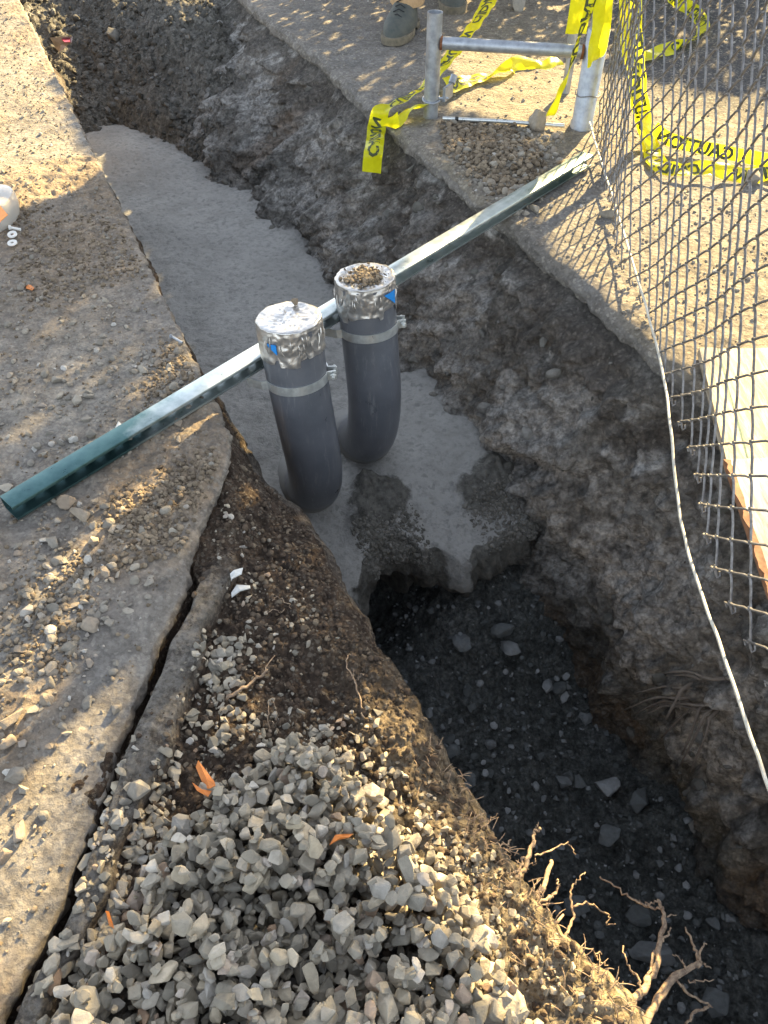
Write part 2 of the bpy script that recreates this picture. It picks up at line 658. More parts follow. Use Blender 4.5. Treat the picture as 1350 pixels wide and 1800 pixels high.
def mat_tape():
    m, nt, bs = newmat('yellow_barrier_tape')
    n = noise(nt, 30, 4, .6)
    col = mixc(nt, ramp(nt, n, [(.35, 0), (.7, 1)]), (.72, .68, .01), (.84, .80, .02))
    nt.links.new(col, bs.inputs['Base Color'])
    bs.inputs['Roughness'].default_value = .35
    tr = N(nt, 'ShaderNodeBsdfTranslucent')
    nt.links.new(col, tr.inputs[0])
    mx = N(nt, 'ShaderNodeMixShader')
    mx.inputs[0].default_value = .5
    nt.links.new(bs.outputs[0], mx.inputs[1])
    nt.links.new(tr.outputs[0], mx.inputs[2])
    out = nt.nodes['Material Output']
    nt.links.new(mx.outputs[0], out.inputs[0])
    bumps(nt, bs, [(n, .004, .4)])
    return m


M['tape'] = mat_tape()


def mat_board(name, base, worn, chip=.5):
    m, nt, bs = newmat(name)
    mp = N(nt, 'ShaderNodeMapping')
    mp.inputs['Scale'].default_value = (9, 1.2, 9)
    mp.inputs['Rotation'].default_value = (0, 0, .08)
    nt.links.new(coord(nt), mp.inputs[0])
    g = noise(nt, 9, 9, .7, mp.outputs[0], .4)
    col = mixc(nt, ramp(nt, g, [(.42, 0), (.60, 1)]), worn, base)
    col = mixc(nt, ramp(nt, noise(nt, 14, 8, .7), [(.56, 0), (.66, chip)]), col, worn)
    nt.links.new(col, bs.inputs['Base Color'])
    bs.inputs['Roughness'].default_value = .8
    bumps(nt, bs, [(g, .004, .6)])
    return m


M['board'] = mat_board('whitewashed_plywood', (.50, .50, .49), (.33, .29, .24))
M['board2'] = mat_board('pale_plank', (.42, .37, .29), (.24, .19, .13))
M['boardedge'] = simple('orange_wood_edge', (.30, .15, .08), .9, 0, 50, .5, .5)
M['greenedge'] = simple('green_stained_edge', (.10, .17, .14), .9, 0, 50, .5, .5)


def mat_clear():
    m, nt, bs = newmat('cloudy_clear_plastic')
    bs.inputs['Base Color'].default_value = (.8, .79, .74, 1)
    bs.inputs['Roughness'].default_value = .25
    bs.inputs['Transmission Weight'].default_value = .55
    bs.inputs['IOR'].default_value = 1.3
    bumps(nt, bs, [(noise(nt, 20, 3, .5), .004, .3)])
    return m


M['clear'] = mat_clear()

# ------------------------------------------------------------------ stones library
rng = np.random.RandomState(7)


def hull_arrays(pts, bevel=0.0, sub=0):
    bm = bmesh.new()
    for p in pts:
        bm.verts.new(p)
    r = bmesh.ops.convex_hull(bm, input=bm.verts)
    dead = [g for g in r['geom_interior'] if isinstance(g, bmesh.types.BMVert)]
    dead += [g for g in r['geom_unused'] if isinstance(g, bmesh.types.BMVert)]
    if dead:
        bmesh.ops.delete(bm, geom=list(set(dead)), context='VERTS')
    bmesh.ops.dissolve_limit(bm, angle_limit=math.radians(14), verts=bm.verts, edges=bm.edges)
    if bevel:
        bmesh.ops.bevel(bm, geom=list(bm.edges), offset=bevel, segments=1, affect='EDGES', profile=.5, clamp_overlap=True)
    bmesh.ops.triangulate(bm, faces=bm.faces)
    if sub:
        bmesh.ops.subdivide_edges(bm, edges=bm.edges, cuts=sub, use_grid_fill=True, smooth=.0)
        bmesh.ops.triangulate(bm, faces=bm.faces)
    bm.verts.index_update()
    V = np.array([v.co[:] for v in bm.verts])
    T = np.array([[v.index for v in f.verts] for f in bm.faces], dtype=np.int32)
    bm.free()
    return V, T


def rand_pts(n, el):
    p = rng.normal(size=(n, 3))
    p /= np.linalg.norm(p, axis=1)[:, None]
    p *= (rng.uniform(.8, 1.05, size=(n, 1)))
    return p * np.array(el)


ANG = []
for i in range(40):
    el = (1, rng.uniform(.58, .95), rng.uniform(.42, .72))
    ANG.append(hull_arrays(rand_pts(rng.randint(11, 18), el), bevel=.05))
SMALL = []
for i in range(14):
    el = (1, rng.uniform(.65, .95), rng.uniform(.5, .8))
    SMALL.append(hull_arrays(rand_pts(rng.randint(9, 13), el)))
RND = []
for i in range(14):
    bm = bmesh.new()
    bmesh.ops.create_icosphere(bm, subdivisions=2, radius=1)
    V = np.array([v.co[:] for v in bm.verts])
    T = np.array([[v.index for v in f.verts] for f in bm.faces], dtype=np.int32)
    bm.free()
    V = V * (1 + .22 * fbm(V[:, 0], V[:, 1], V[:, 2] + i * 9.1, 1.3, 2))[:, None] * np.array((1, rng.uniform(.7, .95), rng.uniform(.5, .75)))
    RND.append((V, T))


def rotm(yaw, tilt=0.0, roll=0.0):
    cz, sz = math.cos(yaw), math.sin(yaw)
    cx, sx = math.cos(tilt), math.sin(tilt)
    cy, sy = math.cos(roll), math.sin(roll)
    Rz = np.array([[cz, -sz, 0], [sz, cz, 0], [0, 0, 1]])
    Rx = np.array([[1, 0, 0], [0, cx, -sx], [0, sx, cx]])
    Ry = np.array([[cy, 0, sy], [0, 1, 0], [-sy, 0, cy]])
    return Rz @ Rx @ Ry


class Scatter:
    def __init__(self):
        self.V = []
        self.T = []
        self.R = []
        self.n = 0

    def put(self, lib, pos, size, R, rnd):
        V, T = lib
        W = (V * size) @ R.T + np.array(pos)
        self.V.append(W)
        self.T.append(T + self.n)
        self.R.append(np.full(len(W), rnd))
        self.n += len(W)

    def build(self, name, mat, smooth=False, label=None, cat=None, kind='stuff', parent=None):
        me = np_mesh(name, np.concatenate(self.V), tris=np.concatenate(self.T), smooth=smooth, attrs={'rnd': np.concatenate(self.R)})
        o = link_mesh(name, me, mat, parent)
        return tag(o, label, cat, None, kind)


def scatter_field(S, libs, n, sampler, hfun, smin, smax, power=2.2, sink=.35, tilt=.5):
    """scatter stones on a height function; sampler gives xy, or None to reject"""
    pts = []
    while len(pts) < n:
        p = sampler()
        if p is not None:
            pts.append(p)
    pts = np.array(pts)
    Z = hfun(pts[:, 0], pts[:, 1])
    for (x, y), z in zip(pts, Z):
        s = smin + (smax - smin) * rng.rand() ** power
        lib = libs[rng.randint(len(libs))]
        S.put(lib, (x, y, z + s * (.55 - sink)), s, rotm(rng.rand() * 6.28, rng.normal() * tilt, rng.normal() * tilt), rng.rand())


# ------------------------------------------------------------------ terrain shape
edge_px = [(400, 762), (402, 785), (392, 825), (368, 885), (350, 918), (336, 960), (322, 985), (327, 1010), (300, 1075), (276, 1110), (262, 1135), (250, 1190), (222, 1250), (188, 1330), (180, 1362), (150, 1450), (112, 1530), (97, 1580), (62, 1660), (0, 1765)]
eb = []
for p in edge_px:
    w = gz(p[0], p[1], 0)
    eb.append(xy2ab(w.x, w.y))
eb = sorted([(b, a) for a, b in eb])
EB = np.array([-26, -3.2, -1.8] + [e[0] for e in eb] + [.06, .1, 30])
EA = np.array([-14, -2.0, -1.2] + [e[1] for e in eb] + [-.004, 0, 0])


def a_edge(b):
    return np.interp(b, EB, EA) + .003 * fbm(b, 0, 0, 22, 3, 91) + .0015 * fbm(b, 0, 0, 90, 2, 92)


def a_bank(b):
    base = np.interp(b, [-3, -1.35, -1.0, -.5, -.2, 0, .2, .4, .7, 9], [.3, .165, .13, .10, .088, .06, .05, .02, .0, -.005])
    return base + .012 * fbm(b, 0, 0, 6, 3, 31) + .004 * fbm(b, 0, 0, 40, 3, 32)


def a_right(b):
    return 1.112 + .014 * fbm(b, 0, 0, 1.3, 2, 40) + .008 * fbm(b, 0, 0, 5, 3, 41) + .006 * fbm(b, 0, 0, 24, 3, 42)


def bcam(a, b):
    x, y = ab2xy(a, b)
    return np.sqrt(x * x + y * y + CAMH ** 2)


def bsteps(b0, b1, k, amid=0.0):
    out = [b0]
    while out[-1] < b1:
        b = out[-1]
        x, y = ab2xy(amid, b)
        d = math.sqrt(x * x + y * y + CAMH ** 2)
        if b < -1.7:
            d *= 2.5
        out.append(b + k * d)
    out[-1] = b1
    return np.array(out)


def h_left(x, y):
    a, b = xy2ab(x, y)
    s = fbm(x, y, 0, 2.3, 4, 11)
    # where loose soil is heaped on the slab
    g1 = np.exp(-(((x + .95) / .25) ** 2 + ((y - 2.15) / .45) ** 2))
    g2 = np.exp(-(((x + .52) / .13) ** 2 + ((y - 1.02) / .16) ** 2))
    g3 = np.exp(-(((x + .42) / .08) ** 2 + ((y - 1.72) / .2) ** 2))
    soil = np.clip(sstep(-.05, .4, s) * .8 + g1 * 1.0 + g2 * .9 + g3 * .7, 0, 1)
    near = 1.0
    z = .006 * fbm(x, y, 0, 2, 3, 12) + .0022 * fbm(x, y, 0, 28, 3, 13)
    z = z + soil * (.004 + .009 * np.clip(fbm(x, y, 0, 9, 3, 14) + .35, 0, 2) + .007 * lumps(x, y, 48, 15) + .003 * lumps(x, y, 110, 16) + .003 * fbm(x, y, 0, 45, 3, 17))
    # slab edge slightly raised and rounded
    e = a - a_edge(b)
    z = z - .010 * sstep(-.03, 0, e) * (b < .1)
    return z, soil


def pile_mask(x, y):
    a, b = xy2ab(x, y)
    s = 0
    for cx, cy, rx, ry, w in ((.02, .22, .34, .28, 1.0), (-.12, .42, .17, .20, .8), (-.30, .05, .2, .25, .7)):
        s = np.maximum(s, w * np.exp(-(((x - cx) / rx) ** 2 + ((y - cy) / ry) ** 2)))
    return s


def h_bank(x, y):
    a, b = xy2ab(x, y)
    ae = np.interp(b, EB, EA)
    rim = a_bank(b)
    wdt = np.maximum(rim - ae, .06)
    e = a - ae
    t = np.clip(e / wdt, 0, 1)
    z = -.035 - .06 * sstep(.05, 1, t)
    # sunken crack beside the slab edge and the grey slab sliver next to it
    open_ = sstep(-.28, -.45, b)
    c0 = .009 + .008 * fbm(b, 0, 0, 7, 2, 61)
    wd = .005 + .007 * (fbm(b, 1, 0, 4, 2, 62) + .5)
    crack = np.exp(-((e - c0) / np.maximum(wd, .005)) ** 2) * open_
    z = z - .065 * np.clip(crack, 0, 1)
    sliver = sstep(.022, .034, e) * sstep(.105, .095, e + .03 * fbm(x, y, 0, 7, 4, 63)) * sstep(-.30, -.42, b + .03 * fbm(x, y, 0, 20, 3, 68))
    z = z + .03 * sliver
    dn = sstep(.0, .012, rim - a)
    big = fbm(x, y, 0, 6, 4, 64)
    z = z + .022 * big * (1 - .7 * sliver) + .007 * fbm(x, y, 0, 30, 3, 65) * (1 - .6 * sliver) + (1 - .85 * sliver) * (.013 * lumps(x, y, 42, 66) + .007 * lumps(x, y, 95, 67))
    # soil slope between pipes and slab dips towards the concrete
    z = z - .05 * sstep(-.35, .0, b) * sstep(.1, 1, t)
    z = z + .022 * pile_mask(x, y)
    return z, sliver


def h_right(x, y):
    a, b = xy2ab(x, y)
    soil = sstep(-.25, .3, fbm(x, y, 0, 1.6, 4, 21) + .25)
    heap = np.exp(-(((x - .42) / .16) ** 2 + ((y - 2.80) / .14) ** 2))
    soil = np.clip(soil * .8 + heap, 0, 1)
    z = .005 * fbm(x, y, 0, 1.5, 3, 22) + .002 * fbm(x, y, 0, 30, 3, 23) + soil * (.004 * fbm(x, y, 0, 14, 3, 24) + .0016 * fbm(x, y, 0, 60, 3, 28) + .0012 * lumps(x, y, 60, 25))
    z = z + heap * (.025 + .02 * lumps(x, y, 30, 26))
    return z, soil, heap


def h_pit(x, y):
    a, b = xy2ab(x, y)
    z = -1.03 + .05 * fbm(x, y, 0, 2.6, 3, 71) + .02 * fbm(x, y, 0, 9, 3, 72) + .018 * lumps(x, y, 22, 73) + .012 * lumps(x, y, 50, 74) + .006 * lumps(x, y, 110, 75)
    z = z + .31 * sstep(-.55, -.08, b) * sstep(.34, .72, a) + .03 * sstep(.75, .95, a)
    z = z + .12 * np.exp(-(((a - .18) / .12) ** 2 + ((b + .22) / .14) ** 2))
    return z


def h_rub(x, y):
    a, b = xy2ab(x, y)
    line = np.interp(a, [0, .09, .28, .45, .54, .78, 1.0], [3.0, 3.14, 3.3, 3.0, 2.62, 2.1, 1.9]) + .10 * fbm(a, 0, 0, 5, 3, 81)
    z = -.56 + .28 * sstep(line, line + 2.0, b) + .14 * sstep(line - .1, line + .3, b)
    z = z + .03 * fbm(x, y, 0, 4, 3, 82) + sstep(line - .1, line + .1, b) * (.04 * lumps(x, y, 14, 83) + .02 * lumps(x, y, 34, 84))
    z = z + .05 * sstep(.55, .9, a)
    return z


# ---- left pavement (slab with broken edge and a side face)
def build_left():
    B = np.concatenate([[-26, -15, -8, -5], bsteps(-3.2, 8.5, .0040, -.3)])
    st = [0.0]
    s = .0035
    while st[-1] < 26:
        st.append(st[-1] + s)
        s *= 1.0165
    off = np.array(st)
    bb, oo = np.meshgrid(B, off, indexing='ij')
    ae = a_edge(bb)
    a = ae - oo
    x, y = ab2xy(a, bb)
    z, soil = h_left(x, y)
    # side rows: down the slab thickness, slightly undercut and ragged
    cols_x, cols_y, cols_z, cols_s = [], [], [], []
    for k, (dz, inn) in enumerate([(-.004, -.003), (-.014, -.006), (-.024, -.002), (-.034, .003), (-.044, .008), (-.055, .02), (-.075, .05), (-.12, .06)]):
        rg = .006 * fbm(B, k * .7, 0, 28, 3, 95) + .004 * fbm(B, k * 1.9, 0, 80, 2, 96)
        aa = a_edge(B) - inn + rg
        xx, yy = ab2xy(aa, B)
        cols_x.append(xx)
        cols_y.append(yy)
        cols_z.append(z[:, 0] + dz)
        cols_s.append(soil[:, 0] * 0 + .25)
    cols_x.reverse(); cols_y.reverse(); cols_z.reverse(); cols_s.reverse()
    X = np.concatenate([np.stack(cols_x, 1), x], 1)
    Y = np.concatenate([np.stack(cols_y, 1), y], 1)
    Z = np.concatenate([np.stack(cols_z, 1), z], 1)
    S = np.concatenate([np.stack(cols_s, 1), soil], 1)
    o = grid_obj('pavement', X, Y, Z, M['pave'], attrs={'soil': S})
    tag(o, kind='structure')


build_left()


# ---- brown soil bank below the broken slab, with the near trench wall
def build_bank():
    B = np.concatenate([[-3.2, -2.8, -2.4, -2.0], bsteps(-1.75, 8.5, .0036, 0)])
    nm = 230
    t = np.linspace(0, 1, nm)
    bb, tt = np.meshgrid(B, t, indexing='ij')
    a0 = np.interp(bb, EB, EA) - .05
    a1 = a_bank(bb)
    a = a0 + (a1 - a0) * tt
    x, y = ab2xy(a, bb)
    z, sl = h_bank(x, y)
    z = z - .02 * sstep(.03, 0, a1 - a)
    zs = [-.006, -.015, -.03, -.045, -.06, -.075, -.09, -.11, -.13, -.16, -.19, -.22, -.26, -.30, -.35, -.40, -.46, -.52, -.58, -.65, -.72, -.8, -.88, -.96, -1.04, -1.14]
    zz = np.array(zs)
    Bw, Zw = np.meshgrid(B, zz, indexing='ij')
    outw = .012 * sstep(0, -.03, Zw) + (.03 + .07 * sstep(-.8, -1.2, Bw)) * sstep(0, -.6, Zw) * 1.0
    aw = a_bank(Bw) + outw
    xw, yw = ab2xy(aw, Bw)
    dn = .03 * fbm(xw, yw, Zw, 4, 3, 101) + .016 * ridged(xw, yw, Zw, 9, 3, 102) + .006 * fbm(xw, yw, Zw, 36, 3, 103)
    dn = dn * sstep(0, -.06, Zw) - .02 * sstep(-.02, -.2, Zw)
    aw = aw + dn
    xw, yw = ab2xy(aw, Bw)
    zz_ = z[:, -1:] + Zw
    X = np.concatenate([x, xw], 1)
    Y = np.concatenate([y, yw], 1)
    Zf = np.concatenate([z, zz_], 1)
    sl = np.maximum(sl * .95, .9 * sstep(.35, .6, pile_mask(x, y)))
    grey = np.concatenate([sl, .45 * sstep(-.2, .3, fbm(xw, yw, Zw, 7, 3, 104))], 1)
    tan = np.clip(.7 + .6 * fbm(X, Y, 0, 5, 3, 105), 0, 1) * sstep(-.50, -.85, np.concatenate([bb, Bw], 1) + .12 * fbm(X, Y, 0, 4, 3, 106)) * sstep(-.12, .0, np.concatenate([a - a1, Bw * 0], 1) + .03) ** .5  # tan soil, also lightened here to carry the rim's sunlit brightness in its colour
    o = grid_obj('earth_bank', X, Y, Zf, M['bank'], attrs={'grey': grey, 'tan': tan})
    tag(o, kind='structure')


build_bank()


# ---- right pavement with crumbling edge
def build_right():
    B = np.concatenate([[-26, -15, -8, -5], bsteps(-3.2, 8.5, .0044, 1.1)])
    st = [0.0]
    s = .0045
    while st[-1] < 26:
        st.append(st[-1] + s)
        s *= 1.018
    off = np.array(st)
    bb, oo = np.meshgrid(B, off, indexing='ij')
    a = a_right(bb) + oo
    x, y = ab2xy(a, bb)
    z, soil, heap = h_right(x, y)
    sh = sstep(0.02, 0.0, oo)
    z = z - .012 * sh
    asph = sstep(.0, .25, (y - 3.25) * 1.1 + (x - 1.1) * .25 + .1 * fbm(x, y, 0, 3, 3, 27)) * sstep(.85, 1.1, x)
    walk = sstep(.25, -.05, x - .28 + (y - 3.6) * .1) * sstep(2.7, 3.1, y)
    soil = soil * (1 - asph) * (1 - walk)
    cx, cy, cz = [], [], []
    for k, (dz, outw) in enumerate([(-.006, -.004), (-.016, -.007), (-.026, -.006), (-.036, -.002), (-.044, .008), (-.052, .03), (-.06, .07)]):
        rg = .008 * fbm(B, k * .6, 0, 20, 3, 45) + .005 * fbm(B, k * 1.7, 0, 60, 2, 46)
        xx, yy = ab2xy(a_right(B) + outw + rg, B)
        cx.append(xx); cy.append(yy); cz.append(z[:, 0] + dz)
    cx.reverse(); cy.reverse(); cz.reverse()
    k = len(cx)
    X = np.concatenate([np.stack(cx, 1), x], 1)
    Y = np.concatenate([np.stack(cy, 1), y], 1)
    Z = np.concatenate([np.stack(cz, 1), z], 1)
    pad = np.zeros((len(B), k))
    o = grid_obj('pavement', X, Y, Z, M['rpave'], attrs={'soil': np.concatenate([pad + .1, soil], 1), 'asph': np.concatenate([pad, asph], 1)})
    tag(o, kind='structure')


build_right()


# ---- far trench wall
def build_wall():
    B = np.concatenate([[-3.2, -2.6, -2.0], bsteps(-1.4, 8.5, .0034, 1.0)])
    zz = np.linspace(-.03, -1.2, 250)
    bb, Z = np.meshgrid(B, zz, indexing='ij')
    o1 = np.interp(Z, [-1.3, -.9, -.55, -.48, -.35, -.2, -.08, -.03], [.33, .34, .335, .32, .24, .13, .03, -.02])
    o2 = np.interp(Z, [-1.3, -1.0, -.6, -.3, -.08, -.03], [.24, .21, .16, .09, .01, -.02])
    w = sstep(-.45, .05, bb)
    off = o1 * w + o2 * (1 - w) + .22 * sstep(1.5, 2.7, bb) * sstep(-.12, -.5, Z)
    a = a_right(bb) - off
    x, y = ab2xy(a, bb)
    f = sstep(-.03, -.12, Z)
    d = .045 * fbm(x, y, Z, 3.0, 3, 111) + .028 * ridged(x, y, Z, 6.5, 3, 112) + .016 * ridged(x, y, Z, 15, 3, 113) + .009 * fbm(x, y, Z, 40, 3, 114)
    wd, wc = worley(x, y, Z, 11, 115)
    d = d + .05 * np.clip(.75 - wd, 0, 1) * (wc > .45)
    wd3, wc3 = worley(x, y, Z * 1.2, 6.5, 119)
    d = d + .075 * np.clip(.72 - wd3, 0, 1) * (wc3 > .35) * sstep(.3, .8, bb)
    wd2, wc2 = worley(x, y, Z, 30, 116)
    d = d + .018 * np.clip(.7 - wd2, 0, 1) * (wc2 > .4)
    # bulging ledge and the hollow beneath it
    led = np.exp(-(((bb + .10) / .30) ** 2 + ((Z + .33 + .35 * (bb + .1)) / .05) ** 2))
    hol = np.exp(-(((bb + .02) / .16) ** 2 + ((Z + .42 + .35 * (bb + .1)) / .035) ** 2))
    d = d + .055 * led - .06 * hol
    a = a - (d - .01) * f
    x, y = ab2xy(a, bb)
    Zj = Z + .010 * fbm(bb, Z, 0, 6, 2, 117) * f
    n = fbm(x, y, Z, 2.4, 4, 121)
    dark = sstep(-.30, -.14, Z + .10 * fbm(bb, 0, 0, 2.2, 3, 122)) * (.55 + .4 * sstep(-.3, .3, fbm(bb, Z, 0, 5, 3, 127)))
    pn = fbm(bb, Z * 1.6, 0, 3.4, 4, 123)
    pale = sstep(.0, .45, pn) * sstep(-.10, -.25, Z) * .85
    pale = np.maximum(pale, .9 * sstep(.1, .4, fbm(bb, Z * 1.3, 0, 7, 4, 141)) * sstep(.6, 1.4, bb) * sstep(-.06, -.16, Z))
    pale = np.maximum(pale, .85 * (wc > .45) * sstep(.6, .3, wd) * sstep(-.12, -.22, Z) * (wc > .62))
    pale = np.maximum(pale, .8 * np.exp(-(((bb + .32) / .22) ** 2 + ((Z + .50) / .16) ** 2)) * sstep(-.5, .3, fbm(bb, Z, 0, 9, 3, 128)))
    pale = np.maximum(pale, .8 * sstep(.55, .8, fbm(bb, Z * 2, 0, 9, 3, 124)))
    pale = np.maximum(pale, .75 * np.exp(-((Z + .13 + .03 * fbm(bb, 0, 0, 5, 2, 129)) / .016) ** 2) * sstep(-.1, .3, fbm(bb, 3, 0, 4, 2, 130)) * (bb < .5))
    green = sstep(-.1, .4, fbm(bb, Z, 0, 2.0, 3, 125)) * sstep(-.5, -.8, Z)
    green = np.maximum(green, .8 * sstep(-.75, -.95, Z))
    rust = .5 * sstep(.35, .7, fbm(bb, Z, 0, 3.1, 3, 126))
    at = {'dark': dark, 'pale': pale, 'green': green, 'rust': rust}
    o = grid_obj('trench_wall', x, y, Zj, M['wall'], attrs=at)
    tag(o, kind='structure')


build_wall()


# ---- concrete fill with its drooping front
def lipf(a):
    return -.075 + .05 * fbm(a, 0, 0, 6, 2, 131) + .02 * fbm(a, 0, 0, 22, 2, 132) - .09 * np.exp(-((a - .14) / .11) ** 2) - .05 * np.exp(-((a - .60) / .035) ** 2) + .10 * np.exp(-((a - .42) / .11) ** 2)


def h_conc(x, y):
    a, b = xy2ab(x, y)
    z = -.5 + .014 * fbm(x, y, 0, 2.2, 3, 133) + .004 * fbm(x, y, 0, 12, 3, 134) + .0022 * fbm(x, y, 0, 40, 3, 139)
    z = z + .02 * sstep(.65, .85, a)
    z = z - .10 * sstep(.25, -.12, b) ** 1.5
    a_, b_ = a, b
    a = a + .06 * fbm(x, y, 0, 9, 4, 145)
    b = b + .07 * fbm(x, y, 0, 8, 4, 146)
    lm = np.exp(-(((a - .42) / .10) ** 2 + ((b - .07) / .06) ** 2)) + np.exp(-(((a - .80) / .12) ** 2 + ((b - .0) / .09) ** 2))
    z = z + lm * (.035 + .03 * fbm(x, y, 0, 16, 3, 142) + .03 * lumps(x, y, 26, 143) + .015 * lumps(x, y, 60, 144))
    return z


def build_conc():
    A = np.linspace(-.12, 1.02, 200)
    prof = [(b, 0.0) for b in bsteps(0, 4.6, .0042, .5)[::-1]]
    tot = [(0, 0)]
    L = lipf(A)
    rowsB, rowsZ, rowsE = [], [], []
    for b, _ in prof:
        fb = np.where(b < .4, L + (b) * (0.4 - L) / .4, b)
        rowsB.append(fb)
        x, y = ab2xy(A, fb)
        rowsZ.append(h_conc(x, y))
        A_ = A + .06 * fbm(x, y, 0, 9, 4, 145)
        fb_ = fb + .07 * fbm(x, y, 0, 8, 4, 146)
        rowsE.append(.72 * np.clip(1.3 * (np.exp(-(((A_ - .42) / .11) ** 2 + ((fb_ - .05) / .08) ** 2)) + np.exp(-(((A_ - .80) / .13) ** 2 + ((fb_ - .0) / .10) ** 2))), 0, 1) + 0 * sstep(.16, .0, fb - L + .10 * fbm(A, fb, 0, 7, 3, 135)) * sstep(.25, .38, A) * .8 * (1 - np.exp(-((A - .58) / .05) ** 2)))
    z0 = rowsZ[-1]
    front = [(-.014, -.006), (-.026, -.018), (-.036, -.034), (-.043, -.055), (-.046, -.08), (-.044, -.105), (-.036, -.125), (-.022, -.142), (0, -.152), (.03, -.158), (.07, -.165), (.12, -.19), (.15, -.26), (.16, -.36), (.16, -.5), (.17, -.66)]
    depth = 1 + .25 * fbm(A, 5, 0, 5, 3, 136) + .35 * np.exp(-((A - .14) / .12) ** 2)
    for i, (db, dz) in enumerate(front):
        fb = L + db * (1 + .3 * fbm(A, i * .3, 0, 8, 2, 137))
        z = z0 + dz * depth
        wd, wc = worley(A, z, 0, 16, 138)
        fb = fb - .05 * np.clip(.7 - wd, 0, 1) + .008 * fbm(A, z, 0, 60, 2, 140)
        rowsB.append(fb)
        rowsZ.append(z)
        rowsE.append(np.clip(.35 + .65 * sstep(.22, .34, A) + .4 * sstep(-.10, -.14, dz), 0, 1) * (1 - .9 * np.exp(-((A - .58) / .04) ** 2) * (dz > -.12)))
    fb = np.array(rowsB)
    z = np.array(rowsZ)
    aa = np.broadcast_to(A, fb.shape)
    x, y = ab2xy(aa, fb)
    e = np.array(rowsE)
    o = grid_obj('concrete_fill', x, y, z, M['conc'], attrs={'earth': e})
    tag(o, kind='structure')


build_conc()


# ---- pit floor and far rubble slope
def build_pit():
    B = np.concatenate([[-3.2, -2.7, -2.2], bsteps(-1.8, .35, .0046, .6)])
    A = np.linspace(-.25, 1.35, 300)
    bb, aa = np.meshgrid(B, A, indexing='ij')
    x, y = ab2xy(aa, bb)
    z = h_pit(x, y)
    dust = .9 * np.exp(-(((aa - .17) / .09) ** 2 + ((bb + .22) / .13) ** 2)) + .6 * np.exp(-(((aa - .53) / .05) ** 2 + ((bb + .2) / .07) ** 2)) + .25 * sstep(.1, .6, fbm(x, y, 0, 4, 3, 76))
    o = grid_obj('trench_floor', x, y, z, M['pit'], attrs={'dust': np.clip(dust, 0, 1)})
    tag(o, kind='structure')
    B = bsteps(1.7, 8.5, .0050, .6)
    A = np.linspace(-.2, 1.3, 190)
    bb, aa = np.meshgrid(B, A, indexing='ij')
    x, y = ab2xy(aa, bb)
    z = h_rub(x, y)
    o = grid_obj('rubble_slope', x, y, z, M['rubble'], attrs={'pale': .7 * sstep(.1, .6, fbm(x, y, 0, 3, 3, 85))})
    tag(o, kind='structure')


build_pit()


def build_far():
    mb = MB()
    for b0, b1 in ((-30, -3.19), (8.49, 30)):
        vs = []
        for a, b in ((-30, b0), (30, b0), (30, b1), (-30, b1)):
            x, y = ab2xy(a, b)
            vs.append((x, y, -.018))
        mb.add(vs, [(0, 1, 2, 3)])
    for b in (-3.19, 8.49):
        vs = []
        for a, z in ((-.3, -.02), (1.5, -.02), (1.5, -1.3), (-.3, -1.3)):
            x, y = ab2xy(a, b)
            vs.append((x, y, z))
        mb.add(vs, [(0, 1, 2, 3)])
    for a in (-30, 30):
        pass
    o = mb.build('ground', M['rpave'])
    tag(o, kind='structure')


build_far()


# ------------------------------------------------------------------ gravel, pebbles, crumbs (uncountable)
def inpoly(x, y, poly):
    c = False
    j = len(poly) - 1
    for i in range(len(poly)):
        xi, yi = poly[i]
        xj, yj = poly[j]
        if (yi > y) != (yj > y) and x < (xj - xi) * (y - yi) / (yj - yi) + xi:
            c = not c
        j = i
    return c


def wpoly(px, z=0.0):
    return [tuple(gz(p[0], p[1], z)[:2]) for p in px]


pile_px = [(450, 1370), (520, 1320), (570, 1350), (630, 1375), (672, 1455), (748, 1545), (805, 1600), (845, 1675), (892, 1755), (930, 1820), (930, 1930), (90, 1930), (110, 1800), (190, 1720), (270, 1620), (300, 1510), (380, 1430)]
PILE = wpoly(pile_px, -.05)


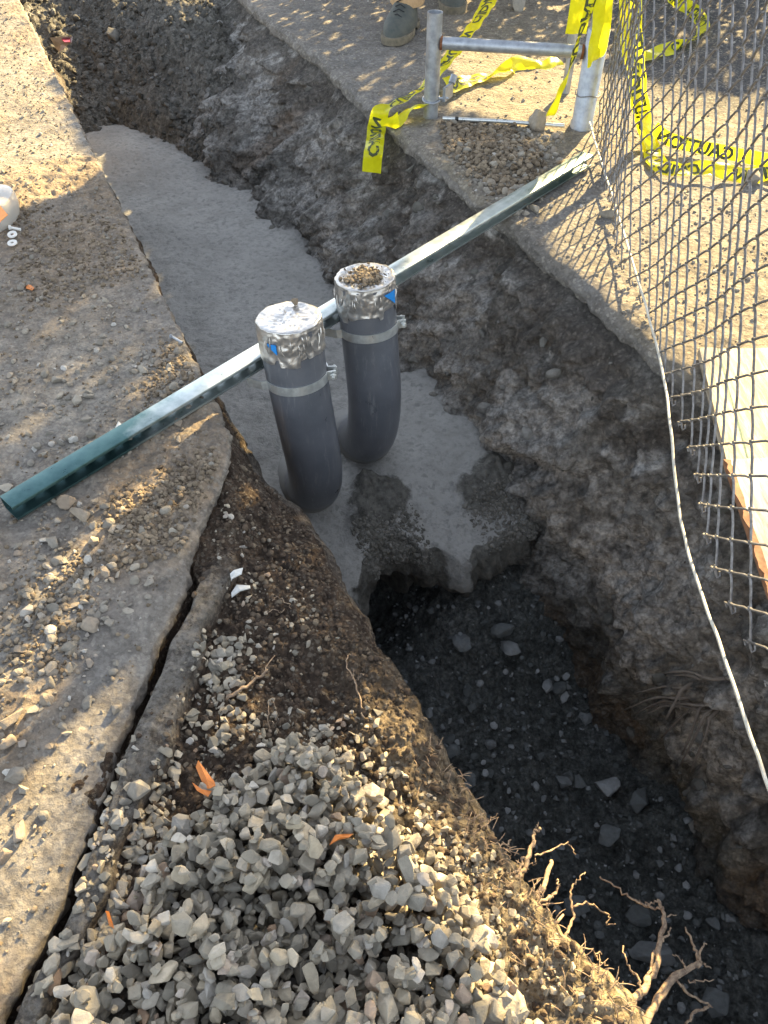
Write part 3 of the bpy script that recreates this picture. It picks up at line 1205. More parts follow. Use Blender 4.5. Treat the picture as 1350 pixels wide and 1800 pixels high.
def deposit():
    """drop angular stones one by one onto a height map so that they rest on each other"""
    res = .0028
    x0, x1, y0, y1 = -.62, .46, -.25, .80
    nx, ny = int((x1 - x0) / res), int((y1 - y0) / res)
    gx_, gy_ = np.meshgrid(x0 + (np.arange(nx) + .5) * res, y0 + (np.arange(ny) + .5) * res, indexing='ij')
    H, _ = h_bank(gx_, gy_)
    variants = []
    for i in range(260):
        lib = ANG[rng.randint(len(ANG))]
        size = .0118 * np.exp(rng.normal() * .36)
        size = min(max(size, .005), .027)
        R = rotm(rng.rand() * 6.28, rng.normal() * .6, rng.normal() * .6)
        W = (lib[0] * size) @ R.T
        r = int(np.ceil(np.abs(W[:, :2]).max() / res)) + 1
        k = np.arange(-r, r + 1) * res
        kx, ky = np.meshgrid(k, k, indexing='ij')
        lo = np.full(kx.shape, -1e9)
        hi = np.full(kx.shape, 1e9)
        T = lib[1]
        P0, P1, P2 = W[T[:, 0]], W[T[:, 1]], W[T[:, 2]]
        nn = np.cross(P1 - P0, P2 - P0)
        cen = W.mean(0)
        sgn = np.sign(((P0 - cen) * nn).sum(1))
        nn = nn * sgn[:, None]
        for n_, p_ in zip(nn, P0):
            if np.linalg.norm(n_) < 1e-12:
                continue
            if abs(n_[2]) < 1e-9:
                continue
            zz = p_[2] - (n_[0] * (kx - p_[0]) + n_[1] * (ky - p_[1])) / n_[2]
            if n_[2] > 0:
                hi = np.minimum(hi, zz)
            else:
                lo = np.maximum(lo, zz)
        m = lo < hi
        if m.sum() < 4:
            continue
        variants.append((lib, size, R, r, lo, hi, m))
    S = Scatter()
    n = 0
    tries = 0
    while n < 3000 and tries < 60000:
        tries += 1
        v = variants[rng.randint(len(variants))]
        lib, size, R, r, lo, hi, m = v
        best = None
        for c in range(5):
            x, y = rng.uniform(x0 + .04, x1 - .04), rng.uniform(y0 + .04, y1 - .04)
            if not inpoly(x + rng.normal() * .015, y + rng.normal() * .015, PILE):
                continue
            i, j = int((x - x0) / res), int((y - y0) / res)
            if i - r < 0 or j - r < 0 or i + r + 1 > nx or j + r + 1 > ny:
                continue
            sub = H[i - r:i + r + 1, j - r:j + r + 1]
            zc = np.percentile((sub - lo)[m], 90)
            if best is None or zc < best[0]:
                best = (zc, i, j, x, y)
        if best is None:
            continue
        zc, i, j, x, y = best
        sub = H[i - r:i + r + 1, j - r:j + r + 1]
        sub[m] = np.maximum(sub[m], (zc + hi)[m])
        S.put(lib, (x0 + (i + .5) * res, y0 + (j + .5) * res, zc), size, R, rng.rand())
        n += 1
    S.build('gravel', M['gravel'], label='pile of grey angular crushed gravel heaped on the brown soil beside the trench', cat='gravel')

    def hmap(x, y):
        out = []
        for xx, yy in zip(np.atleast_1d(x), np.atleast_1d(y)):
            i, j = int((xx - x0) / res), int((yy - y0) / res)
            if 4 <= i < nx - 5 and 4 <= j < ny - 5:
                out.append(np.percentile(H[i - 4:i + 5, j - 4:j + 5], 75))
            else:
                out.append(float(h_bank(np.array([xx]), np.array([yy]))[0]))
        return np.array(out)
    return hmap


HPILE = deposit()


def smp(poly, soft=.02):
    xs = [p[0] for p in poly]
    ys = [p[1] for p in poly]

    def f():
        x, y = rng.uniform(min(xs), max(xs)), rng.uniform(min(ys), max(ys))
        if inpoly(x + rng.normal() * soft, y + rng.normal() * soft, poly):
            return x, y
        return None
    return f


HL = lambda x, y: h_left(x, y)[0]
HB = lambda x, y: h_bank(x, y)[0]
HR = lambda x, y: h_right(x, y)[0]


def on_left(f):
    def g():
        p = f()
        if p is None:
            return None
        a, b = xy2ab(*p)
        if a > a_edge(np.array([b]))[0] - .012:
            return None
        return p
    return g


def on_bank(f):
    def g():
        p = f()
        if p is None:
            return None
        a, b = xy2ab(*p)
        ae = a_edge(np.array([b]))[0]
        if a > a_bank(np.array([b]))[0] - .01 or a < ae + .02:
            return None
        if b < -.35 and .03 < a - ae < .09 and rng.rand() < .88:
            return None
        return p
    return g


def on_right(f):
    def g():
        p = f()
        if p is None:
            return None
        a, b = xy2ab(*p)
        if a < a_right(np.array([b]))[0] + .01:
            return None
        return p
    return g


S = Scatter()
_pb = .62
LPOLY = wpoly([(-250, -40), (0, -20), (145, 250), (370, 640), (400, 770), (330, 985), (180, 1350), (0, 1800), (-250, 1800)])
scatter_field(S, RND + SMALL, 1900, on_left(smp(LPOLY)), HL, .0022, .010, 3.4)
for px, n, sm in (([(0, 480), (330, 560), (390, 700), (130, 840), (0, 830)], 330, .016), ([(0, 930), (160, 850), (330, 880), (230, 1100), (0, 1300)], 320, .016), ([(60, 980), (180, 950), (150, 1230), (40, 1230)], 110, .020), ([(200, 620), (360, 640), (330, 720), (230, 770)], 100, .014), ([(-100, 1150), (230, 1150), (150, 1400), (-50, 1700)], 160, .017)):
    scatter_field(S, RND + SMALL + ANG, int(n * _pb), on_left(smp(wpoly(px), .05)), HL, .004, sm, 2.2)
S.build('loose_pebbles', M['pebble'], smooth=False, label='loose pebbles and grit strewn over the dusty slab left of the trench', cat='pebbles')

S = Scatter()
scatter_field(S, RND + SMALL, 5200, on_left(smp(LPOLY)), HL, .0015, .0055, 2.0, sink=.2)
for px, n in (([(190, 880), (400, 790), (330, 960), (200, 1010)], 900), ([(0, 350), (220, 400), (260, 480), (60, 560)], 1000), ([(280, 590), (360, 640), (330, 700), (240, 720)], 350), ([(20, 1020), (190, 960), (120, 1200), (20, 1200)], 500)):
    scatter_field(S, RND + SMALL, n, on_left(smp(wpoly(px))), HL, .002, .008, 1.6, sink=.25)
S.build('soil_crumbs', M['clod'], label='brown soil crumbs scattered over the dusty slab left of the trench', cat='soil')

S = Scatter()
BPOLY = wpoly([(395, 700), (540, 900), (620, 1060), (760, 1290), (870, 1460), (1100, 1820), (0, 1820), (180, 1340), (330, 1000), (400, 800)], -.07)
scatter_field(S, RND + SMALL, 4800, on_bank(smp(BPOLY)), HB, .0016, .008, 2.4, sink=.35)
S.build('soil_crumbs', M['dclod'], label='dark brown soil crumbs covering the bank between slab and trench', cat='soil')

S = Scatter()
for px, n, a, b_ in (([(330, 1130), (430, 1120), (440, 1260), (380, 1390), (330, 1290)], 190, .004, .016), ([(180, 1350), (330, 1330), (300, 1500), (130, 1600)], 130, .004, .015), ([(400, 1200), (700, 1290), (640, 1360), (430, 1350)], 150, .004, .014), ([(60, 1560), (260, 1450), (180, 1720), (40, 1790)], 240, .005, .018), ([(700, 1400), (860, 1520), (1060, 1800), (980, 1800)], 150, .003, .010), ([(380, 880), (600, 1080), (520, 1280), (380, 1200)], 130, .003, .010), ([(420, 1260), (700, 1340), (900, 1560), (800, 1560), (600, 1380)], 170, .004, .012)):
    scatter_field(S, ANG + SMALL, n, on_bank(smp(wpoly(px, -.07))), HB, a, b_, 1.8, sink=.25)
S.build('scattered_gravel', M['gravel'], label='scattered grey stones thinning out around the gravel pile on the soil bank', cat='gravel')

S = Scatter()
RPOLY = wpoly([(470, -30), (640, 195), (880, 395), (1110, 585), (1230, 620), (1500, 640), (1700, -30)])
scatter_field(S, RND + SMALL, 3600, on_right(smp(RPOLY)), HR, .002, .008, 3.2, sink=.4)
scatter_field(S, RND + SMALL, 420, on_right(smp(wpoly([(780, 215), (1010, 235), (960, 360), (900, 390), (800, 320)]))), HR, .005, .018, 1.8)
scatter_field(S, RND + SMALL, 260, on_right(smp(wpoly([(1000, 330), (1200, 300), (1350, 420), (1350, 580), (1120, 560)]))), HR, .003, .008, 2.2)
S.build('loose_pebbles', M['pebble'], label='loose pebbles and grit on the worn ground around the fence post', cat='pebbles')
S = Scatter()
scatter_field(S, RND, 1500, on_right(smp(wpoly([(770, 215), (900, 225), (960, 290), (950, 350), (880, 340), (790, 270)]))), HR, .003, .013, 1.6, sink=.1)
S.build('soil_heap', M['clod'], label='small heap of crumbly brown clods between steel frame and trench edge', cat='soil')

S = Scatter()
PPOLY = [ab2xy(a, b) for a, b in ((0, .05), (1.0, .05), (1.1, -1.9), (0, -1.9))]
scatter_field(S, RND + SMALL + ANG, 3000, smp(PPOLY), h_pit, .003, .016, 2.6, sink=.5)
scatter_field(S, RND + ANG, 110, smp(PPOLY), h_pit, .014, .032, 2.0, sink=.5)
S.build('pit_rubble', M['pitstone'], label='dark wet stones and clods covering the deep trench bottom', cat='rubble')
S = Scatter()


def far_s():
    a, b = rng.uniform(0, 1.0), rng.uniform(2.2, 6.5)
    line = float(np.interp(a, [0, .09, .28, .45, .54, .78, 1.0], [3.0, 3.14, 3.3, 3.0, 2.62, 2.1, 1.9])) + .10 * float(fbm(np.array([a]), 0, 0, 5, 3, 81)[0])
    if b < line - .05 - .1 * rng.rand():
        return None
    return ab2xy(a, b)


scatter_field(S, ANG + RND, 4200, far_s, h_rub, .005, .026, 2.6)
S.build('rubble', M['rubstone'], label='grey broken rubble piled at the far end of the trench', cat='rubble')

from mathutils.bvhtree import BVHTree


def bvh_of(o):
    me = o.data
    n = len(me.vertices)
    co = np.empty(n * 3, dtype=np.float32)
    me.vertices.foreach_get('co', co)
    fi = np.empty(len(me.loops), dtype=np.int32)
    me.loops.foreach_get('vertex_index', fi)
    return BVHTree.FromPolygons(co.reshape(-1, 3).tolist(), fi.reshape(-1, 4).tolist())


# dark soil clods stuck on the concrete front
cbvh = bvh_of([o for o in bpy.data.objects if o.name == 'concrete_fill'][0])
for i in range(4200):
    a = rng.normal(.42, .07) if rng.rand() < .55 else rng.normal(.79, .08)
    x, y = ab2xy(a, -.6)
    zt = -.49 - .20 * rng.rand()
    x2, y2 = ab2xy(a + rng.normal() * .01, 0)
    dr = (Vector((x2, y2, zt)) - Vector((x, y, zt + .28))).normalized()
    h = cbvh.ray_cast(Vector((x, y, zt + .28)), dr)
    if h[0] is None:
        continue
    ha, hb_ = xy2ab(h[0].x, h[0].y)
    if abs(ha - .42) > .11 and abs(ha - .79) > .12:
        continue
    if hb_ > -.01 + .07 * rng.rand() + .05 * float(fbm(np.array([ha]), 0, 0, 9, 2, 77)[0]):
        continue
    s = .002 + .008 * rng.rand() ** 3
    S.put((RND + SMALL)[rng.randint(28)], h[0], s, rotm(rng.rand() * 6, rng.rand() * 6, rng.rand() * 6), rng.rand() * .55)
S.build('front_clods', M['rubstone'], label='dark crumbly clods stuck to the front of the concrete fill', cat='soil')
S = Scatter()

# stones and clods embedded in the far wall
S = Scatter()


def wall_pt(b, z):
    o1 = np.interp(z, [-1.3, -.9, -.55, -.48, -.35, -.2, -.08, -.03], [.33, .34, .335, .32, .24, .13, .03, -.02])
    o2 = np.interp(z, [-1.3, -1.0, -.6, -.3, -.08, -.03], [.24, .21, .16, .09, .01, -.02])
    w = float(sstep(-.45, .05, b))
    a = float(a_right(np.array([b]))[0]) - (o1 * w + o2 * (1 - w))
    return a


dg = bpy.context.evaluated_depsgraph_get()
wall_ob = [o for o in bpy.data.objects if o.name == 'trench_wall'][0]
wbvh = bvh_of(wall_ob)


def wall_hit(b, z):
    x, y = ab2xy(.2, b)
    h = wbvh.ray_cast(Vector((x, y, z)), Vector((NX, NY, 0)))
    return h[0], h[1]


for i in range(520):
    b, z = rng.uniform(-1.2, 5.0), -rng.uniform(.07, 1.0)
    if b > .2:
        z = max(z, -.5)
    p, nn = wall_hit(b, z)
    if p is None:
        continue
    s = .006 + .022 * rng.rand() ** 2.6
    S.put((RND + SMALL)[rng.randint(len(RND) + len(SMALL))], p, s, rotm(rng.rand() * 6, rng.rand() * 6, rng.rand() * 6), rng.rand() * .7)
S.build('embedded_stones', M['rubstone'], label='small stones and clods sticking out of the far trench wall', cat='stones')


# ------------------------------------------------------------------ countable rocks
def make_rock(name, px, py, z, size, elong, rnd, mat, label, cat='rock', group=None, kind='ang', yaw=None, up=.45, seed=None, pos=None):
    """size = half-length in metres, one solid weathered stone"""
    r = random.Random(seed if seed is not None else int(px * 7 + py))
    pts = []
    for i in range(r.randint(12, 18)):
        v = Vector((r.gauss(0, 1), r.gauss(0, 1), r.gauss(0, 1))).normalized() * r.uniform(.85, 1.05)
        pts.append((v.x, v.y * elong[0], v.z * elong[1]))
    bm = bmesh.new()
    for p in pts:
        bm.verts.new(p)
    rr = bmesh.ops.convex_hull(bm, input=bm.verts)
    dead = [g for g in rr['geom_interior'] + rr['geom_unused'] if isinstance(g, bmesh.types.BMVert)]
    if dead:
        bmesh.ops.delete(bm, geom=list(set(dead)), context='VERTS')
    bmesh.ops.bevel(bm, geom=list(bm.edges), offset=.13 if kind == 'round' else .07, segments=2, affect='EDGES', profile=.5, clamp_overlap=True)
    bmesh.ops.triangulate(bm, faces=bm.faces)
    for k in range(2):
        bmesh.ops.subdivide_edges(bm, edges=bm.edges, cuts=1, use_grid_fill=True)
        bmesh.ops.triangulate(bm, faces=bm.faces)
    bm.verts.index_update()
    V = np.array([v.co[:] for v in bm.verts])
    T = [[v.index for v in f.verts] for f in bm.faces]
    bm.free()
    sd = r.random() * 50
    V = V * (1 + .05 * fbm(V[:, 0], V[:, 1], V[:, 2] + sd, 2.2, 3) + .02 * fbm(V[:, 0], V[:, 1], V[:, 2] + sd, 7, 2))[:, None]
    R = rotm(yaw if yaw is not None else r.random() * 6.28, r.gauss(0, .15), r.gauss(0, .15))
    V = (V * size) @ R.T
    V[:, 2] -= V[:, 2].min()
    me = np_mesh(name, V, tris=T, smooth=True, attrs={'rnd': np.full(len(V), rnd)})
    try:
        me.set_sharp_from_angle(angle=math.radians(28))
    except Exception:
        pass
    o = link_mesh(name, me, mat)
    w = pos if pos is not None else gz(px, py, z)
    h = size * elong[1] * 2
    o.location = (w[0], w[1], w[2] - h * .18 if len(w) > 2 else z)
    return tag(o, label, cat, group)


def hz(px, py, f, z0):
    w = gz(px, py, z0)
    for i in range(3):
        z = float(f(np.array([w.x]), np.array([w.y]))[0])
        w = gz(px, py, z)
    return w


def rk(name, px, py, f, z0, half_px, elong, rnd, mat, label, **kw):
    w = hz(px, py + half_px * .3, f, z0)
    depth = w.y * cP + (CAMH - w.z) * sP
    return make_rock(name, px, py, w.z, half_px * depth / FPX, elong, rnd, M[mat], label, pos=w, **kw)


rk('rock', 945, 218, HR, 0, 24, (.85, .85), .75, 'pebble', 'rounded tan rock resting against the end of the yellow tape by the fence post', kind='round')
rk('rock', 935, 368, HR, 0, 14, (.8, .7), .72, 'pebble', 'small tan stone lying against the middle of the steel channel on the far side')
rk('rock', 910, 12, HR, 0, 18, (.8, .8), .3, 'pebble', 'grey stone at the top edge behind the steel frame rail', kind='round')
rk('rock', 1322, 315, HR, 0, 22, (.8, .7), .25, 'pebble', 'brownish rock lying on the yellow tape behind the chain-link fence')
rk('rock', 1070, 375, HR, 0, 18, (.6, .5), .1, 'pebble', 'flat brown stone on the ground beside the foot of the chain-link fence')
HP = lambda x, y: HPILE(x, y) - .012
rk('boulder', 875, 1752, lambda x, y: HPILE(x, y) - .035, -.05, 58, (.9, .85), .72, 'pebble', 'large pale boulder half buried at the lower right of the gravel pile', cat='boulder', kind='round', seed=21)
rk('rock', 838, 1640, HP, -.05, 36, (.5, .6), .6, 'gravel', 'long tan stone on the right slope of the gravel pile above the boulder', cat='rock')
rk('rock', 612, 1326, HP, -.08, 25, (.6, .5), .78, 'gravel', 'bluish white smooth stone at the top right tip of the gravel pile')
rk('rock', 436, 1400, HP, -.05, 31, (.7, .4), .76, 'gravel', 'large flat blue-grey stone just right of the two orange leaves', yaw=1.5)
rk('rock', 408, 1254, HP, -.08, 14, (.8, .7), .9, 'gravel', 'single sunlit yellow stone on the soil above the gravel pile')
rk('rock', 97, 1720, HP, -.05, 23, (.75, .7), 1.0, 'gravel', 'yellow sunlit stone at the left end of the gravel pile')
rk('rock', 240, 1580, HP, -.05, 24, (.7, .6), .97, 'gravel', 'brown stone beside the small curled leaf left of the gravel pile')
rk('rock', 232, 1608, HP, -.05, 24, (.7, .5), 1.0, 'gravel', 'reddish flat stone touching the left flank of the gravel pile')
rk('rock', 258, 1458, HP, -.05, 21, (.7, .6), .6, 'gravel', 'pale grey stone alone on soil up left of the gravel pile')
rk('rock', 286, 1490, HP, -.05, 22, (.6, .6), .9, 'gravel', 'white faced sunlit stone at the upper left rim of the gravel pile')
rk('rock', 245, 1386, HB, -.08, 25, (.8, .8), .35, 'pebble', 'dark grey block wedged in the crack beside the broken slab', kind='round')
rk('rock', 222, 1405, HB, -.08, 14, (.8, .8), .15, 'pebble', 'small dark stone wedged just left of the dark grey block in the crack')
for i, (px, py, hp, el, rnd, lab) in enumerate([
        (145, 900, 27, (.5, .5), .8, 'long brown stone lying below the steel channel near its left end'),
        (120, 882, 19, (.8, .8), .85, 'round brown stone touching the long brown stone below the channel'),
        (93, 952, 19, (.8, .6), .35, 'grey angular stone on the slab below the left channel end'),
        (38, 1457, 23, (.65, .6), .88, 'pinkish flat-topped stone on the lower left slab'),
        (10, 1502, 20, (.7, .6), .84, 'orange-tan stone cut by the left picture edge on the slab'),
        (26, 1358, 24, (.8, .8), .45, 'round grey stone on the lower left slab above the pinkish stone'),
        (18, 1302, 22, (.6, .6), .84, 'brown stone near the left picture edge above the round grey stone'),
        (22, 1262, 28, (.5, .5), .83, 'flat brown stone flush with the dust at the left picture edge'),
        (103, 667, 12, (.8, .7), .6, 'pale egg-shaped stone on the slab well above the channel'),
        (137, 703, 13, (.7, .6), .7, 'pale blocky stone above the channel, left one of a touching pair'),
        (155, 696, 12, (.7, .5), .65, 'pale blocky stone above the channel, right one of a touching pair'),
        (250, 648, 15, (.6, .4), .7, 'flat pale stone on the slab near the trench rim above the channel'),
        (245, 724, 14, (.8, .8), .4, 'round grey pebble touching the upper side of the channel'),
        (162, 762, 13, (.8, .7), .55, 'grey pebble just above the channel left of the glass bit'),
        (130, 772, 11, (.8, .7), 1.0, 'white pebble on the slab above the left half of the channel'),
        (12, 856, 18, (.6, .5), .7, 'pale stone at the left picture edge above the channel end'),
        (185, 1003, 16, (.7, .5), .8, 'sunlit tan stone at the lower end of the sunlit soil streak'),
        (60, 1245, 15, (.7, .4), .6, 'flat grey stone in the grit of the left slab'),
        (90, 1172, 16, (.7, .5), .75, 'sunlit yellow stone among pebbles on the left slab')]):
    rk('stone', px, py, HL, 0, hp, el, rnd, 'pebble', lab, cat='stone', kind='round' if i in (1, 5, 8, 12) else 'ang')
for i, (px, py, hp, el, rnd, lab, yw) in enumerate([
        (885, 1102, 30, (.5, .45), .3, 'long dark rock on the trench bottom beneath the concrete front', .1),
        (895, 1135, 22, (.7, .45), .86, 'light grey kite-shaped rock right below the long dark rock in the pit', -.4),
        (960, 1205, 17, (.7, .6), .85, 'small pale upright stone in the middle of the pit floor', 1.4),
        (1065, 1376, 26, (.85, .75), .9, 'blue-grey rounded rock at the foot of the far wall, palest in the pit', .2),
        (990, 1370, 17, (.9, .8), .6, 'round dark-grey rock left of the palest pit rock', 0),
        (1018, 1372, 15, (.9, .8), .35, 'dark stone squeezed between the two round rocks in the pit', 0),
        (1125, 1402, 30, (.7, .6), .25, 'brown block leaning at the foot of the far trench wall', .9),
        (1072, 1462, 30, (.8, .5), .45, 'broad flat dark rock in the deepest part of the pit', .3),
        (1192, 1522, 13, (.6, .6), .84, 'small pale pointed stone far down right in the pit', 1.2),
        (1207, 1440, 11, (.7, .6), .86, 'small pale stone between the dark wall roots and the pit bottom', .5),
        (1122, 1602, 34, (.6, .5), .2, 'dark rock behind the forked root in the pit', 0),
        (1145, 1660, 52, (.42, .35), .62, 'long flat blue-grey slab of rock behind the forked root', -.15),
        (1255, 1755, 30, (.9, .8), .4, 'round dark rock at the lower right of the pit', 0),
        (1252, 1622, 15, (.9, .7), .5, 'grey stone left of the pale flake in the lower right pit', 0),
        (1285, 1610, 15, (.7, .35), .7, 'pale flat flake in the lower right pit', 0),
        (1010, 1585, 30, (.6, .4), .5, 'grey flat rock below the rim roots in the pit', .1)]):
    rk('pit_rock', px, py, h_pit, -1.0, hp, el, rnd, 'pitstone', lab, yaw=yw, kind='round' if i in (3, 4, 12) else 'ang')
rk('pit_rock', 198, 62, h_rub, -.3, 16, (.9, .8), .3, 'rubstone', 'round grey stone on the rubble at the far end of the trench', kind='round')

# white shards on the bank
def shard(name, pxs, f, z0, mat, label, cat, th=.003, parent=None, lift=.004):
    ws = [hz(p[0], p[1], f, z0) for p in pxs]
    zz = max(w.z for w in ws) + lift
    mb = MB()
    top = [Vector((w.x, w.y, zz + .004 * math.sin(i * 2.1))) for i, w in enumerate(ws)]
    n = len(top)
    bot = [p - Vector((0, 0, th)) for p in top]
    cen = sum(top, Vector()) / n + Vector((0, 0, .003))
    vs = top + bot + [cen]
    fs = [(i, (i + 1) % n, 2 * n) for i in range(n)] + [tuple(range(2 * n - 1, n - 1, -1))] + [(i, i + n, (i + 1) % n + n, (i + 1) % n) for i in range(n)]
    mb.add(vs, fs)
    o = mb.build(name, M[mat], parent)
    return tag(o, label, cat)


shard('shard', [(405, 1012), (412, 1006), (430, 1012), (428, 1024), (412, 1034), (407, 1022)], HB, -.07, 'shard', 'upper of two white shards on the dark soil bank', 'shard')
shard('shard', [(407, 1044), (418, 1036), (440, 1032), (441, 1038), (424, 1048), (408, 1053)], HB, -.07, 'shard', 'lower flat white shard on the dark soil bank', 'shard')
shard('glass_shard', [(205, 757), (211, 748), (224, 757), (215, 770), (205, 772)], HL, 0, 'shard', 'pale translucent fragment poking out behind the steel channel', 'shard', lift=.01)
for pxs, lab in (([(356, 1376), (361, 1366), (378, 1376), (381, 1386), (370, 1389), (360, 1386)], 'orange dry leaf, upper of two at the top left of the gravel pile'),
                 ([(349, 1400), (358, 1392), (372, 1390), (366, 1402), (354, 1407)], 'orange dry leaf, lower of two at the top left of the gravel pile'),
                 ([(579, 1488), (590, 1472), (606, 1466), (621, 1467), (614, 1482), (598, 1492)], 'bright orange leaf alone in the middle of the gravel pile'),
                 ([(197, 1632), (199, 1615), (203, 1614), (202, 1634)], 'thin curled orange leaf left of the gravel pile')):
    shard('dry_leaf', pxs, HPILE, -.0, 'leafo', lab, 'leaf', th=.0012, lift=.003)
shard('dry_leaf', [(46, 506), (50, 500), (61, 508), (58, 514), (48, 512)], HL, 0, 'leafo', 'small orange leaf flat on the slab left of the trench', 'leaf', th=.001, lift=.003)

# scrap with red print in the far trench
t = empty('scrap_can', hz(105, 75, h_rub, -.3), 'crushed white and red printed scrap in the far end of the trench', 'scrap')
mb = MB()
pp = [gz(p[0], p[1], z) for p, z in (((88, 66), -.20), ((128, 64), -.2), ((126, 75), -.22), ((118, 80), -.25), ((105, 92), -.28), ((97, 84), -.27))]
cc = gz(108, 74, -.235)
for i in range(len(pp)):
    mb.add([pp[i], pp[(i + 1) % len(pp)], cc], [(0, 1, 2)])
    mb.add([pp[i], pp[(i + 1) % len(pp)], cc - Vector((0, 0, .02))], [(0, 2, 1)])
mb.build('can_wall', M['foil'], t)
mb = MB()
pp = [gz(p[0], p[1], -.21) for p in ((107, 65), (124, 66), (122, 73), (114, 74), (110, 71))]
mb.add(pp + [p - Vector((0, 0, .004)) for p in pp], [(0, 1, 2, 3, 4), (9, 8, 7, 6, 5)] + [(i, i + 5, (i + 1) % 5 + 5, (i + 1) % 5) for i in range(5)])
mb.build('red_print', M['redpaint'], t)


# ------------------------------------------------------------------ steel channel across the trench
def build_strut():
    A = Vector((*gz(22, 901, .024)[:2], .024))
    Bp = Vector((*gz(1034, 284, .024)[:2], .024))
    zA, zB = .030, .030
    A.z, Bp.z = zA, zB
    _bk = Vector((0, 0, 1)).cross((Bp - A).normalized()).normalized()
    A += _bk * .010
    Bp += _bk * .010
    L = (Bp - A).length
    dx = (Bp - A).normalized()
    back = Vector((0, 0, 1)).cross(dx).normalized()   # away from the camera
    up = dx.cross(back)
    t = empty('steel_channel', A, 'long green-grey slotted steel channel laid across the trench behind both pipes', 'channel')
    w, hh, th = .025, .0205, .0026

    def P(l, y, z):
        return A + dx * l + back * y + up * z

    # swept half profiles (flange + rounded corners + lip + web strip)
    def half(sign):
        c = []
        rad = .004
        outer = [(w, .0075), (w, hh - rad), (w - rad * .3, hh - rad * .3), (w - rad, hh), (-w + rad, hh), (-w + rad * .3, hh - rad * .3), (-w, hh - rad), (-w, .0125)]
        inner = [(-w + th, .0125), (-w + th, hh - rad), (-w + rad, hh - th), (w - rad, hh - th), (w - th, hh - rad), (w - th, .0075)]
        pr = [(y, z * sign) for y, z in outer + inner]
        rings = []
        mbx = MB()
        for l in (0, L):
            rings.append([P(l, y, z) for y, z in pr])
        mbx.loft(rings)
        return mbx
    half(1).build('upper_flange', M['strut'], t, smooth=True)
    half(-1).build('lower_flange', M['strut'], t, smooth=True)
    # back web: one sheet with a row of slots
    pitch = .0508
    ls = [0.0]
    k = 0
    while True:
        a0, a1 = .012 + k * pitch, .012 + k * pitch + .024
        if a1 > L - .008:
            break
        ls += [a0, a0 + .004, a1 - .004, a1]
        k += 1
    ls.append(L)
    zr = [-.0125, -.0066, -.0006, .0125]
    mb = MB()
    vs = []
    for yy in (w - .0002, w - th + .0002):
        for i_, l in enumerate(ls):
            inset = .002 if (i_ > 0 and i_ < len(ls) - 1 and (i_ - 1) % 4 in (0, 3)) else 0
            for q, z in enumerate(zr):
                z_ = (z + inset if q == 1 else z - inset) if q in (1, 2) else z
                vs.append(P(l, yy, z_))
    nl = len(ls)
    fs = []
    for lay in (0, 1):
        o_ = lay * nl * 4
        for i_ in range(nl - 1):
            for q in range(3):
                if q == 1 and i_ % 4 != 0:
                    continue
                f = (o_ + i_ * 4 + q, o_ + (i_ + 1) * 4 + q, o_ + (i_ + 1) * 4 + q + 1, o_ + i_ * 4 + q + 1)
                fs.append(f if lay == 0 else f[::-1])
    for i_ in range(nl - 1):
        if i_ % 4 != 0:
            for q in (1, 2):
                fs.append((i_ * 4 + q, (i_ + 1) * 4 + q, nl * 4 + (i_ + 1) * 4 + q, nl * 4 + i_ * 4 + q))
    mb.add(vs, fs)
    mb.build('slotted_web', M['strut'], t)
    return A, dx, back


SA, SDX, SBACK = build_strut()


# ------------------------------------------------------------------ pipes
def pipe_path(top, path):
    return catmull([top] + path, 10)


def build_pipe(name, pts, label, capdirt, r=.0775):
    base = pts[-1]
    t = empty(name, base, label, 'pipe', 'capped conduit pipes')
    mb = MB()
    mb.tube(pts[1:], r, 56, caps=False)
    mb.build('conduit_elbow', M['pvc'], t, smooth=True, angle=80)
    return t


M['pvc'] = mat_pvc()


def smooth_path(pts):
    return catmull(pts, 10)


Z = .0
L_top = Vector((-.228, 1.562, .160))
R_top = Vector((-.050, 1.775, .141))
Lp = smooth_path([L_top, (-.2235, 1.552, .05), (-.2135, 1.540, -.08), (-.201, 1.533, -.22), (-.196, 1.540, -.33), (-.206, 1.568, -.42), (-.240, 1.64, -.505), (-.30, 1.76, -.57), (-.37, 1.91, -.62)])
Rp = smooth_path([R_top, (-.045, 1.768, .05), (-.036, 1.752, -.08), (-.028, 1.735, -.20), (-.030, 1.735, -.30), (-.045, 1.762, -.40), (-.082, 1.838, -.49), (-.14, 1.96, -.56), (-.20, 2.09, -.62)])
PL = build_pipe('conduit_pipe', Lp, 'grey conduit pipe nearer the camera, capped with clean silver tape', 0)
PR = build_pipe('conduit_pipe', Rp, 'grey conduit pipe farther from the camera, capped with soil-strewn silver tape', 1)


